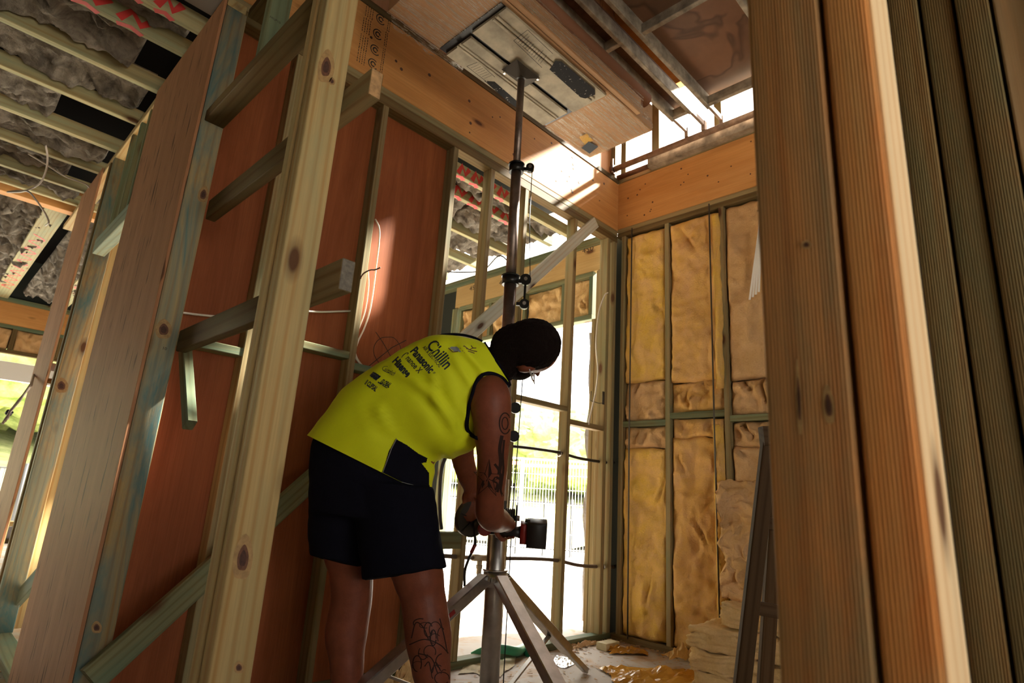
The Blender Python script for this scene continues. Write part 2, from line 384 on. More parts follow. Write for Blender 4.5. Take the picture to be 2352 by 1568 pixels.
# pencil target on the plywood
pl = []
YB = YW+SD-.0008
def wl2(px, py): p = on(px, py, 'y', YB); return V((p.x, p.z))
def flat_on_y(name, vs2, fs, y, mat, parent, flip=False): return mesh_obj(name, [(v.x, y, v.y) for v in vs2], fs, mat, parent)
for pts in ([(863, 762), (880, 787), (893, 810), (906, 835)], [(842, 845), (870, 822), (900, 798), (933, 781)]):
    vs, fs = ribbon([wl2(*p) for p in pts], .004); flat_on_y('pencil_mark', vs, fs, YB, M['pencil'], wl)
cir = [wl2(*p) for p in ((890, 774), (905, 776), (918, 792), (921, 810), (912, 832), (897, 846), (880, 842), (863, 822), (858, 803), (864, 786), (876, 776))]
cp = [V((p.x, p.y)) for p in spline([V((c.x, c.y, 0)) for c in cir], 5, True)]
vs, fs = ribbon(cp, .0035, True); flat_on_y('pencil_mark', vs, fs, YB, M['pencil'], wl)

# laminated beam over the red wall
def beam_print(parent):
    for px, py in ((875, 45), (868, 79), (862, 115), (857, 147)):
        p = on(px, py, 'y', YW-.001); o2 = V((p.x, p.z)); vs, fs = [], []
        def add(v, f):
            n = len(vs); vs.extend(v); fs.extend([tuple(i+n for i in q) for q in f])
        add(*ribbon([o2+V((math.cos(a), math.sin(a)))*.030 for a in [i*.3 for i in range(3, 20)]], .006))
        add(*ribbon([o2+V((math.cos(a), math.sin(a)))*.014 for a in [i*.5 for i in range(0, 12)]], .008))
        for j, dx in enumerate((-.10, -.085, -.07, -.055, .05, .062)):
            z = -.045
            while z < .045:
                l = random.uniform(.006, .016); add(*ribbon([o2+V((dx, z)), o2+V((dx, z+l))], .004)); z += l+.005
        mesh_obj('stamp', [(v.x, YW-.0011, v.y) for v in vs], fs, M['ink'], parent)
bl = abox('laminated_beam', XP+.0, XW+.02, YW, YW+.06, ZP1, ZL, M['lvl'], long='x')
tag(bl, 'deep orange laminated timber beam above the red plywood wall', 'beam'); beam_print(bl)
br = abox('laminated_beam', XW+.0, XW+.06, -1.5, YW-.001, ZP1+.015, ZL, M['lvl'], long='y')
tag(br, 'deep orange laminated timber beam above the yellow insulated wall', 'beam')
# bolt and nail marks on the beams
for i in range(26):
    x = random.uniform(1.3, 3.7); z = random.uniform(ZP1+.04, ZL-.04); cyl('nail_hole', (x, YW-.0012, z), (x, YW+.002, z), random.choice((.006, .009, .011)), M['brownprint'], bl, 8)
for i in range(18):
    y = random.uniform(1.5, 2.6); z = random.uniform(ZP1+.05, ZL-.05); cyl('nail_hole', (XW-.0012, y, z), (XW+.002, y, z), random.choice((.006, .008)), M['brownprint'], br, 8)
plate_top = abox('beam_cap', XP, XW, YW-.004, YW+.075, ZL+.001, ZL+.045, M['pine_dark'], bl, long='x')

# ---- wall_right : insulated outer wall
wr = thing('wall_right', 'timber stud outer wall filled with yellow insulation batts', 'wall', (XW, 1.2, 0), kind='structure')
abox('bottom_plate', XW, XW+SD, -1.5, YW, 0, .042, M['pine_dark'], wr)
abox('top_plate', XW, XW+SD, -1.5, YW, ZP0-.0, ZP0+.04, M['pine_dark'], wr)
abox('top_plate', XW, XW+SD, -1.5, YW, ZP0+.041, ZP1+.013, M['stud_wall'], wr)
ys = [2.60, 2.195, 1.745, 1.30, .85, .40, -.05, -.5]
for y in ys: abox('stud', XW, XW+SD, y, y+SW, .043, ZP0-.001, M['stud_wall'], wr)
for i in range(len(ys)-1):
    z = (1.555, 1.60, 1.56, 1.58, 1.55, 1.6, 1.57)[i]
    abox('nogging', XW+.002, XW+SD-.002, ys[i+1]+SW, ys[i], z-.042, z, M['pine_green'], wr, long='y')
abox('sarking_sheet', XW+SD+.001, XW+SD+.006, -3.2, YW+.2, 0, ZP1, M['wrap'], wr, long='y', c=.001)
abox('sarking_sheet', XW+SD+.001, XW+SD+.006, 4.72, YF, 0, ZP1, M['wrap'], wr, long='y', c=.001)

def batt(name, label, mat, org, eu, ev, en, lu, lv, bulge, rough, group, seed, nu=None, nv=None, cat='insulation'):
    """pillow of mineral wool: origin corner, unit axes eu (width) ev (length) en (outward)"""
    nu = nu or max(8, int(lu/.015)); nv = nv or max(8, int(lv/.018)); vs, fs = [], []
    org, eu, ev, en = V(org), V(eu), V(ev), V(en); off = V((seed*3.7, seed*1.9, seed*.7)); rb = random.Random(seed)
    cr = []
    for k in range(max(2, int(lv/.35))):
        a = V((rb.uniform(0, lu), rb.uniform(0, lv))); an = rb.uniform(.6, 2.5); l = rb.uniform(.1, .35); cr.append((a, a+V((math.cos(an), math.sin(an)))*l, rb.uniform(.5, 1.2)))
    for j in range(nv+1):
        for i in range(nu+1):
            a, b = i/nu, j/nv
            e = min(1, min(a, 1-a)*lu/.03, min(b, 1-b)*lv/.03); e = math.sin(e*math.pi/2)**.6 if e > 0 else 0
            p = org+eu*(a*lu)+ev*(b*lv); p2 = V((a*lu, b*lv))
            h = bulge*(.7+.8*noise.noise(p*3.1+off))+rough*(1.5*noise.noise(p*8+off)+.9*noise.noise(p*19+off)+.6*noise.noise(p*41+off)-1.3*max(0, .25-abs(noise.noise(p*5.5+off*1.3)))*2)
            for c0, c1, st in cr:
                ab = c1-c0; t = max(0, min(1, (p2-c0).dot(ab)/ab.dot(ab))); d = (p2-(c0+ab*t)).length
                h += st*rough*(-1.6*math.exp(-(d/.010)**2)+.8*math.exp(-((d-.03)/.018)**2))*math.sin(math.pi*max(.05, min(.95, t)))
            h *= e
            wob = (noise.noise(p*6+off*2)*.016+noise.noise(p*20+off)*.006)*(1-e)
            vs.append(p+en*max(h, -.02)+eu*wob+ev*((noise.noise(p*7+off*3)*.016+noise.noise(p*22+off)*.008)*(1-e)))
    n0 = len(vs)
    for j in range(nv):
        for i in range(nu):
            k = j*(nu+1)+i; fs.append((k, k+1, k+nu+2, k+nu+1))
    vs += [org-en*.03, org+eu*lu-en*.03, org+eu*lu+ev*lv-en*.03, org+ev*lv-en*.03]
    fs.append((n0+3, n0+2, n0+1, n0))
    fs.append((n0, n0+1)+tuple(range(nu, -1, -1)))
    fs.append((n0+1, n0+2)+tuple((nu+1)*(j+1)-1 for j in range(nv, -1, -1)))
    fs.append((n0+2, n0+3)+tuple(nv*(nu+1)+i for i in range(0, nu+1)))
    fs.append((n0+3, n0)+tuple(j*(nu+1) for j in range(0, nv+1)))
    o = mesh_obj(name, vs, fs, mat, None, True); return tag(o, label, cat, group)
pos = ['in the bay beside the room corner', 'in the middle bay of the insulated wall', 'in the bay next to the leaning white strips', 'in the first hidden bay behind the doorway post', 'in the second hidden bay behind the doorway post', 'in the third hidden bay behind the doorway post', 'in the last bay of the insulated wall']
sd_ = 1
NX = V((-1, 0, 0)); EY = V((0, -1, 0)); EZ = V((0, 0, 1))
for i in range(7):
    y1 = ys[i]-.004; y0 = ys[i+1]+SW+.004; z = (1.555, 1.60, 1.56, 1.58, 1.55, 1.6, 1.57)[i]; w = y1-y0
    m = (M['wool_yellow'], M['wool'], M['wool_pink'], M['wool'])[i % 4]
    zs = (.30, .22, .24, 0, 0, 0, 0)[i]; zl = (.16, .14, .17, 0, 0, 0, 0)[i]
    xo = XW+.035
    batt('insulation_batt', 'tall upper yellow batt '+pos[i], m, (xo, y1, z+zs+.004), EY, EZ, NX, w, ZP0-.022-z-zs, .038, .013, 'wall insulation batts', sd_); sd_ += 1
    batt('insulation_batt', 'tall lower yellow batt '+pos[i], m, (xo, y1, .046), EY, EZ, NX, w, z-.046-.046-zl, .04, .014, 'wall insulation batts', sd_); sd_ += 1
    if zs:
        batt('insulation_batt', 'crumpled strip of wool above the nogging '+pos[i], M['wool_pink'] if i == 0 else m, (xo+.006, y1, z+.003), EY, EZ, NX, w, zs-.004, .04, .03, 'wall insulation batts', sd_); sd_ += 1
        batt('insulation_batt', 'crumpled strip of wool below the nogging '+pos[i], M['wool_pink'] if i == 0 else m, (xo+.006, y1, z-.043-zl), EY, EZ, NX, w, zl-.004, .036, .03, 'wall insulation batts', sd_); sd_ += 1
# long narrow strip beside the second tie rod
batt('insulation_batt', 'narrow pale strip of wool beside the second steel tie rod', M['wool_yellow'], (XW+.0, 1.865, .10), EY, EZ, NX, .07, 1.40, .03, .008, 'wall insulation batts', 77)
batt('insulation_batt', 'narrow pale upper strip of wool beside the second steel tie rod', M['wool_yellow'], (XW+.0, 1.835, 1.75), EY, EZ, NX, .06, 1.33, .03, .008, 'wall insulation batts', 78)
for n, y in (('beside the room corner', on(1450, 800, 'x', XW-.012).y), ('in the middle of the insulated wall', on(1641, 900, 'x', XW-.012).y)):
    r = tube('tie_rod', [(XW-.02, y, .03), (XW-.028, y, 1.4), (XW-.022, y, ZP0+.04)], .006, M['rod'], seg=8); tag(r, 'thin dark steel tie rod running up the wall '+n, 'rod', 'tie rods')

# ---- wall_back : outer wall of the next room with the big opening
wb = thing('wall_back', 'timber outer wall of the next room with a wide doorway opening', 'wall', (XW, 3.8, 0), kind='structure')
YJ0, YJ1 = 2.93, 4.70
for i in range(3): abox('jamb_stud', XW, XW+SD, YJ0-.115+i*.039, YJ0-.115+i*.039+.037, 0, 2.87 if i < 2 else 2.44, M['stud_wall'], wb)
for i in range(3): abox('jamb_stud', XW, XW+SD, YJ1+i*.039, YJ1+i*.039+.037, 0, 2.87 if i else 2.44, M['pine_green'], wb)
for i in range(8): abox('stud', XW, XW+SD, 5.2+i*.6, 5.2+i*.6+SW, 0, 3.1, M['stud_wall'], wb)
abox('lintel', XW+.005, XW+.06, YJ0-.08, YJ1+.08, 2.88, 3.115, M['lvl_pale'], wb, long='y')
abox('top_plate', XW, XW+SD, YJ0-.13, YF, 3.117, 3.16, M['pine_green'], wb, long='y')
abox('top_plate', XW, XW+SD, YJ0-.13, YF, 3.161, 3.20, M['pine_green'], wb, long='y')
abox('cripple_plate', XW, XW+SD, YJ0, YJ1, 2.835, 2.878, M['pine_green'], wb, long='y')
abox('head_plate', XW, XW+SD, YJ0, YJ1, 2.445, 2.488, M['pine_green'], wb, long='y')
ycr = [YJ0, 3.24, 3.72, 4.2, YJ1-SW]
for y in ycr: abox('cripple_stud', XW, XW+SD, y, y+SW, 2.489, 2.834, M['pine_green'], wb, long='z')
for i in range(4):
    batt('insulation_batt', 'pale wool stuffed above the doorway, '+('cell nearest the corner', 'second cell from the corner', 'third cell from the corner', 'cell farthest from the corner')[i], M['wool_raw'], (XW+.045, ycr[i+1]-.004, 2.492), EY, EZ, NX, ycr[i+1]-ycr[i]-SW-.008, .34, .03, .03, 'lintel insulation', 120+i)
# hand-written numbers on the lintel
for s, px, py in (('450', 1337, 582), ('450', 1078, 668), ('410', 1146, 655)):
    p = on(px, py, 'x', XW+.004); t, f = text2d(s)
    mesh_obj('handwriting', [(XW+.0035, p.y-v.x*.085, p.z+v.y*.07) for v in t], f, M['pencil'], wb)
tag(mesh_obj('sarking_flap', *(lambda: (lambda g: (g[0], g[1]))(([(XW+.1+.02*math.sin(j*1.3+i), YJ0-.03+.12*i+.012*math.sin(j*.9+i*2), .05+j*.11) for j in range(22) for i in range(2)], [(j*2, j*2+1, j*2+3, j*2+2) for j in range(21)])))(), M['plastic_grey'], wb, True), None)

# ---- wall_rear : far wall of the left room with a window opening
wf = thing('wall_rear', 'far timber wall of the left room around a big window opening', 'wall', (0, YF, 0), kind='structure')
for i in range(6): abox('stud', -4+i*.55, -4+i*.55+SW, YF, YF+SD, 0, 2.33, M['pine_dark'], wf)
abox('lintel', -4, 4.0, YF, YF+.06, 2.70, 2.99, M['lvl'], wf, long='x')
abox('top_plate', -4, 4.0, YF-.02, YF+SD, 2.991, 3.05, M['pine_green'], wf, long='x')
abox('cripple_plate', -4, 4.0, YF-.005, YF+SD, 2.655, 2.699, M['pine_green'], wf, long='x')
abox('head_plate', -4, 4.0, YF-.005, YF+SD, 2.33, 2.375, M['pine_dark'], wf, long='x')
xs = [-1.2, -.5, .1, .70, 1.2, 1.9, 2.6, 3.3]
for x in xs: abox('cripple_stud', x, x+.05, YF, YF+SD, 2.376, 2.654, M['pine_dark'], wf, long='z')
for i in range(7):
    batt('insulation_batt', 'pink wool stuffed above the far window, cell '+('by the left corner', 'left of the cable', 'above the hanging cable', 'behind the leftmost brown board', 'behind the second partition stud', 'behind the red plywood wall', 'nearest the right corner')[i], M['wool_pink'], (xs[i+1]-.005, YF+.03, 2.38), (-1, 0, 0), EZ, (0, -1, 0), xs[i+1]-xs[i]-.06, .27, .03, .03, 'far window insulation', 140+i)
abox('sill', -.5, 4.0, YF-.02, YF+SD, .20, .26, M['pine'], wf, long='x'); abox('bottom_plate', -4, 4.0, YF, YF+SD, 0, .045, M['pine_dark'], wf, long='x')
abox('sarking_sheet', -4, 4.0, YF+SD+.001, YF+SD+.006, .0, .19, M['plastic_grey'], wf, long='x', c=.001)
abox('wall_cap', -4, 4.0, YF+SD+.008, YF+SD+.02, 2.40, 3.62, M['wrap'], wf, long='x', c=.001)
abox('blind_rail', -1.5, 2.2, YF+.25, YF+.31, 2.02, 2.26, M['white_metal'], wf, long='x')

# ---- wall_front : partition beside the doorway
wp = thing('wall_front', 'unlined timber partition frame left of the doorway', 'wall', (XP, 2.5, 0), kind='structure')
YK = on(422, 450, 'x', XP).y
sk = abox('stud', XP, XP+.088, YK, YK+.04, 0, ZC-.05, M['pine_blue'], wp, c=.005, seg=3)
abox('stud', XP+.012, XP+.10, YK+.041, YK+.081, 0, ZC-.05, M['pine'], wp, c=.004, seg=3)
yA = on(194, 900, 'x', XP).y
bA = abox('brown_board', XP-.013, XP-.001, YK+.003, yA, .0, ZC-.012, M['brown_ply'], wp, long='z', c=.001)
abox('stud', XP, XP+.085, yA-.045, yA+.012, 0, ZC-.05, M['pine_blue'], wp)
y2 = on(121, 900, 'x', XP).y
abox('stud', XP-.0, XP+.105, y2, y2+.045, .04, ZC-.05, M['pine_blue'], wp, c=.005, seg=3)
abox('stud', XP+.02, XP+.15, y2+.046, y2+.09, .05, ZC-.05, M['pine'], wp, c=.004)
abox('stud', XP-.002, XP+.08, y2+.1, y2+.145, 0, ZC-.05, M['pine_dark'], wp)
yB0 = on(103, 900, 'x', XP).y; yB1 = on(60, 930, 'x', XP).y
bB = abox('brown_board', XP-.013, XP-.001, yB0+.02, yB1, 0, ZC-.012, M['brown_ply'], wp, long='z', c=.001)
abox('stud', XP, XP+.08, yB1-.05, yB1-.01, 0, ZC-.05, M['pine_dark'], wp)
abox('top_plate', XP, XP+.08, YK, 6.2, ZC-.049, ZC-.006, M['pine'], wp, long='y')
abox('top_plate', XP+.09, XP+.17, 1.3, YK+.0, ZC-.049, ZC-.006, M['pine_dark'], wp, long='y')
p0 = on(222, 548, 'x', XP-.002); p1 = on(330, 428, 'x', XP-.002)
abox('nogging', XP-.006, XP+.06, yA-.2, p0.y, p0.z-.10, p0.z-.005, M['pine_teal'], wp, long='y')
abox('bottom_plate', XP, XP+.1, yA, y2, 0, .042, M['pine_green'], wp, long='y')
for k in range(3): abox('cripple_stud', XP+.004, XP+.08, 3.62+k*.19, 3.66+k*.19, p0.z, ZC-.05, M['pine_green'], wp, long='z')
a = on(20, 1400, 'x', XP+.1); b = on(105, 1305, 'x', XP+.1)
timber('brace', a, b, .03, .09, M['pine_teal'], wp, (1, 0, 0))
YM = 1.38
for k in range(3): abox('stud', (.556, .566, .56)[k], .648, YM+k*.0405, YM+k*.0405+.039, 0, 3.3, M['pine'], wp, c=.006, seg=3)
xn = .66
def nogy(px, py, y0, y1, h=.085, mat='pine_dark', x0=xn, t=.038):
    p = on(px, py, 'x', x0); abox('nogging', x0, x0+t, y0, y1, p.z-h, p.z, M[mat], wp, long='y', c=.004, seg=2); return p
p = nogy(849, 158, 1.275, YK-.001, .085, 'pine_dark', x0=.664); abox('end_grain', .666, .700, 1.2735, 1.276, p.z-.083, p.z-.002, M['end_grain'], wp, long='z', c=.003)
p = nogy(793, 588, 1.275, YK-.001, .083, 'pine_dark'); abox('end_grain', .662, .696, 1.2735, 1.276, p.z-.081, p.z-.002, M['end_grain_grey'], wp, long='z', c=.003)
abox('cripple_stud', XP+.03, XP+.11, 2.02, 2.06, 2.42, ZC-.05, M['pine_green'], wp, long='z')
t_, f_ = text2d('MGP10'); mesh_obj('stamp', [(XP+.04+v.x*.014, 2.0195, 2.62+v.y*.014) for v in t_], f_, M['ink'], wp)
t_, f_ = text2d('10'); p = on(372, 802, 'y', YK-.0006); mesh_obj('stamp', [(p.x+v.x*.016, YK-.0006, p.z+v.y*.016) for v in t_], f_, M['ink'], wp)
p = on(475, 252, 'x', XP+.012); abox('nogging', XP+.012, XP+.09, YM+.125, YK-.001, p.z-.05, p.z, M['pine_dark'], wp, long='y', c=.004, seg=2)
# offcut hanging under the third nogging
a = on(423, 815, 'x', .71); b = on(436, 976, 'x', .71)
timber('offcut', (a.x, a.y, a.z+.02), b, .035, .05, M['pine_green'], wp, (1, 0, 0))
# long diagonal brace in front of the red wall
bd = timber('diagonal_brace', on(207, 1562, 'y', 2.43), on(770, 1052, 'y', 2.645), .09, .035, M['pine_green'], None, (-1, 0, 1)); tag(bd, 'greenish timber brace slanting across the foot of the red plywood wall', 'brace')
bd2 = timber('diagonal_brace', on(1040, 802, 'y', YW-.02), on(1367, 511, 'y', YW-.02), .088, .03, M['pine_pale'], None, (-1, 0, 1)); tag(bd2, 'pale blue-stained board nailed diagonally across the open studs', 'brace')

# round knots on the near timbers
def knot(px, py, rx, ry, ax, val, parent, off, tilt=0.0):
    for sc, mt, o in ((1.75, M['knot_ring'], 0), (1.0, M['knot'], 1), (.62, M['knot_core'], 2)):
        vs = []
        for k in range(20):
            a = k*math.pi/10; x_, y_ = rx*sc*math.cos(a), ry*sc*math.sin(a)*(1.0+.12*math.sin(3*a))
            p = on(px+x_*math.cos(tilt)-y_*math.sin(tilt), py+x_*math.sin(tilt)+y_*math.cos(tilt), ax, val-off*(1+o*.5)); vs.append(p)
        mesh_obj('knot', vs, [tuple(range(20))], mt, parent)
for a in ((749, 155, 11, 22, .1), (558, 1283, 13, 30, .12), (549, 1533, 7, 8, 0), (763, 187, 4, 5, 0)): knot(a[0], a[1], a[2], a[3], 'y', YM, wp, .0007, a[4])
for a in ((467, 447, 7, 11, .2), (376, 757, 11, 13, 0), (222, 1441, 7, 8, 0)): knot(a[0], a[1], a[2], a[3], 'y', YK, wp, .0007, a[4])
knot(141, 886, 9, 10, 'y', y2, wp, .0007)
# right doorway posts
XR = .627
def ypx(px, x=XR): return on(px, 784, 'x', x).y
wd = thing('wall_doorway', 'stacked timber studs right of the doorway in the foreground', 'wall', (XR, .1, 0), kind='structure')
abox('stud', XR, XR+.10, ypx(1942), ypx(1752), 0, 3.3, M['flute'], wd, c=.005, seg=3)
abox('stud', XR+.004, XR+.11, ypx(2066)-.004, ypx(1952), 0, 3.3, M['flute_red'], wd, c=.007, seg=3)
abox('pale_face', XR+.012, XR+.108, ypx(2066)-.0058, ypx(2066)-.0042, 0, 3.3, M['pine_light'], wd, long='z', c=.0005)  # thin paler strip over the post's right-hand face
for a in ((1903, 932, 8, 26, -.1), (1835, 920, 4, 50, -.05), (1852, 562, 7, 6, 0)): knot(a[0], a[1], a[2], a[3], 'x', XR, wd, .0007, a[4])
XD = 1.29
for k in range(6):
    y1 = ypx(2135, XD)-k*.056
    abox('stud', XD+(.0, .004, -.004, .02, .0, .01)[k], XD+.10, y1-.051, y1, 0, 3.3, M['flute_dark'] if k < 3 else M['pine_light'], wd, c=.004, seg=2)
abox('backing_board', XD+.12, XD+.14, -.4, ypx(2135, XD)+.12, 0, 3.3, M['trestle'], wd, long='z')

# ---- unseen walls added to cut the fill light from behind
wn = thing('wall_near', 'unseen wall behind the camera with a wide opening', 'wall', (0, -3.2, 0), kind='structure')
for x0, x1, z0, z1 in ((-4, NX0, 0, 6.2), (NX1, 4.0, 0, 6.2), (NX0, NX1, NZ1, 6.2), (NX0, NX1, 0, NZ0)):
    abox('wall_sheet', x0, x1, -3.24, -3.2, z0, z1, M['ceil_board'], wn, long='x', c=.001)
ws = thing('wall_side', 'unseen side wall left of the camera', 'wall', (-4, 3, 0), kind='structure')
abox('wall_sheet', -4.04, -4.0, -3.2, YF, 0, 3.66, M['ceil_board'], ws, long='y', c=.001)
# ---- ceiling of the low rooms
ce = thing('ceiling', 'unlined ceiling of timber battens under grey insulation', 'ceiling', (1.5, 5, ZC), kind='structure')
yb = [on(185, 108, 'z', ZC).y-.02]
for px, py in ((185, 126), (160, 217), (130, 292), (112, 355)): yb.append(on(px, py, 'z', ZC).y)
yb = sorted([2.82, 3.05, 3.49, 3.94, 4.42, 4.87, 5.33])
bats = []
for y in yb: bats.append(abox('batten', -2.6, 3.45, y, y+.042, ZC, ZC+.09, M['batten'], ce, long='x'))
abox('ceiling_beam', -2.6, 3.5, 5.80, 5.90, ZC-.02, ZC+.25, M['lvl'], ce, long='x')
abox('batten', -2.6, 3.5, 5.66, 5.70, ZC, ZC+.09, M['batten'], ce, long='x')
for x in (-1.3, -.75, -.2, .40, 1.0, 1.6, 2.2, 2.8): abox('batten', x, x+.16, 5.91, YF-.05, ZC+.02, ZC+.06, M['batten'], ce, long='y')
abox('light_block_sheet', -4, 3.9, YW+.3, YF+.4, ZC+.62, ZC+.66, M['void_dark'], ce, long='x')  # added to block light and keep the gaps between batts dark
abox('unseen_ceiling', -4, XP, -3.2, YW+.05, ZC+.04, ZC+.07, M['ceil_board'], ce, long='x')  # unseen ceiling over the camera room, added to block light
abox('light_block_sheet', -4, XP+.1, -3.2, YW+.3, ZC+.62, ZC+.66, M['void_dark'], ce, long='x')  # same added light block, over the camera room
# red spray marks on the battens
def spray(y, x0, x1, zf, n, face='y'):
    x = x0
    for i in range(n):
        w = (x1-x0)/n; a = V((x, ZC+.01)); pts = [a, a+V((w*.25, .07)), a+V((w*.5, .015)), a+V((w*.75, .07))]
        vs, fs = ribbon(pts, .036); mesh_obj('spray_mark', [(v.x, y-.001, v.y) for v in vs], fs, M['red_spray'], ce)
        vs, fs = ribbon([V((x, y+.03)), V((x+w*.3, y+.008)), V((x+w*.6, y+.034))], .03); mesh_obj('spray_mark', [(v.x, v.y, ZC-.001) for v in vs], fs, M['red_spray'], ce); x += w
spray(yb[0], 2.2, 2.7, 0, 4); spray(yb[1], 2.35, 3.0, 0, 4); spray(yb[0], .1, .5, 0, 3); spray(yb[1], -.1, .45, 0, 3)
for x, y0, n in ((.40, 6.8, 10), (1.0, 6.6, 8)):
    pts = [V((x+.03+.1*(i % 2), y0+i*.13)) for i in range(n*2)]
    vs, fs = ribbon([V(p[:2]) for p in spline([V((p.x, p.y, 0)) for p in pts], 5)], .018); mesh_obj('spray_mark', [(v.x, v.y, ZC+.019) for v in vs], fs, M['red_spray'], ce)
# grey ceiling batts
cnt = 0
rows = ['above the far edge', 'in the first bay', 'in the second bay', 'in the third bay', 'in the fourth bay', 'in the fifth bay', 'in the sixth bay']
for r_, (ya, yb_) in enumerate(zip(yb, yb[1:]+[5.66])):
    for k, (x0, x1) in enumerate(((-1.9, -.75), (-.7, .42 if r_ % 2 else .55), (.6, 1.75), (1.8, 2.62), (2.66, 3.42))):
        if r_ == 3 and k == 1: x1 = .20
        w = yb_-ya-.042-.012
        batt('ceiling_batt', 'grey ceiling batt in the bay %s, %s' % (('nearest the red wall', 'second from the red wall', 'third from the red wall', 'fourth from the red wall', 'fifth from the red wall', 'sixth from the red wall', 'beside the brown ceiling beam')[r_], ('far over the camera room', 'over the partition', 'over the plywood wall', 'before the open studs', 'beside the outer wall')[k]),
             M['wool_grey'], (x0, ya+.046, ZC+.075+random.uniform(-.01, .02)), (0, 1, 0), (1, 0, 0), (0, 0, -1), w, x1-x0, .045, .035, 'ceiling batts', 200+cnt, nu=24, nv=int((x1-x0)/.02)); cnt += 1
for k in range(7):
    x0 = -1.1+k*.6
    batt('ceiling_batt', 'pale grey torn batt between flat battens at the far window, %s' % ('leftmost', 'second from left', 'third from left', 'fourth from left', 'fifth from left', 'sixth from left', 'rightmost')[k], M['wool_grey'], (x0-.03, 5.95, ZC+.09), (1, 0, 0), (0, 1, 0), (0, 0, -1), .47, 3.7, .05, .06, 'far ceiling batts', 300+k, nu=24, nv=130)

# ---- upper storey shell and scaffold deck over the void
wu = thing('wall_upper', 'unfinished upper storey framing around the open void', 'wall', (2, YW, ZL), kind='structure')
abox('plywood_sheet', -.6, XW+.1, YW+.08, YW+.095, ZL+.046, 6.2, M['brown_ply'], wu, long='z')
abox('plywood_sheet', -.62, -.60, -3.2, YW+.08, ZC+.67, 6.2, M['brown_ply'], wu, long='z')
for px, w in ((1404, .09), (1432, .05), (1505, .07), (1650, .06)):
    p = on(px, 330, 'x', XW); abox('stud', XW, XW+SD, p.y-w/2, p.y+w/2, ZL+.046, 4.38, M['stud_wall'], wu, long='z')
abox('sill_plate', XW-.0, XW+SD, -1.5, YW, ZL+.001, ZL+.045, M['stud_wall'], wu, long='y')
abox('unseen_header', XW, XW+SD, -3.2, YW+.08, 4.38, 6.2, M['lvl'], wu, long='y')  # out of view; its height and the stud width trim the sun patch
abox('upper_wall_sheet', XW, XW+.02, -3.2, 1.15, ZL+.05, 4.379, M['brown_ply'], wu, long='z')
abox('unseen_roof', -.7, XW+.5, -3.2, YW+.3, 6.2, 6.25, M['void_dark'], wu, long='x')  # roof out of view, added to keep the interior dim
ZD = 3.75
def tray(label, y0, y1, x0, x1, cross, plym, group='scaffold deck trays'):
    t = thing('scaffold_tray', label, 'scaffold', (x0, y0, ZD), group)
    for y in (y0, y1-.03): abox('side_rail', x0, x1, y, y+.03, ZD, ZD+.10, M['tray_steel'], t, long='x', c=.004)
    for x in cross: abox('cross_member', x, x+.035, y0+.031, y1-.031, ZD+.005, ZD+.075, M['tray_steel'], t, long='y', c=.003)
    abox('deck_sheet', x0+.02, x1, y0+.002, y1-.002, ZD+.101, ZD+.113, plym, t, long='x', c=.001)
    for y in (y0+.004, y1-.026):
        abox('hook', x1, x1+.20, y, y+.022, ZD+.01, ZD+.05, M['rust_pipe'], t, long='x'); abox('hook_claw', x1+.19, x1+.23, y-.004, y+.026, ZD-.03, ZD+.05, M['rust_pipe'], t, long='z')
tray('narrow steel scaffold tray nearest the wrapped carton', 1.80, 1.97, .4, 3.52, (.9, 1.7, 2.60, 3.48), M['rust_dark'])
tray('wide steel scaffold tray with water-stained plywood deck', 1.10, 1.70, .4, 3.55, (.9, 1.75, 2.62, 3.50), M['stained_ply'])
tray('wide steel scaffold tray hidden behind the doorway post', .44, 1.04, .4, 3.55, (.9, 1.75, 2.62, 3.50), M['stained_ply'])
tray('wide steel scaffold tray farthest toward the doorway side', -.22, .38, .4, 3.55, (.9, 1.75, 2.62, 3.50), M['stained_ply'])
b = timber('scaffold_tube', (3.73, 2.665, 3.70), (3.73, -.3, 3.69), .045, .045, M['rust_pipe'], None, (1, 0, 0), c=.02, seg=4); tag(b, 'rusty horizontal scaffold tube carrying the deck trays', 'scaffold')
b = timber('scaffold_tube', (3.82, 2.66, 3.668), (3.82, 2.26, 3.668), .04, .04, M['rust_dark'], None, (1, 0, 0), c=.018, seg=4); tag(b, 'short rusty brown tube on top of the corner beam', 'scaffold')
b = timber('rough_plank', (3.815, 2.34, 3.672), (3.815, .2, 3.675), .07, .075, M['tray_steel'], None, (1, 0, 0)); tag(b, 'mortar-stained plank lying along the top of the right beam', 'plank')
t = thing('scaffold_coupler', 'small steel coupler at the end of the scaffold tube in the corner', 'coupler', (3.73, 2.64, 3.70))
cyl('clamp_ring', (3.73, 2.635, 3.70), (3.73, 2.660, 3.70), .042, M['rust_dark'], t); abox('bolt', 3.70, 3.712, 2.63, 2.642, 3.66, 3.79, M['steel'], t)

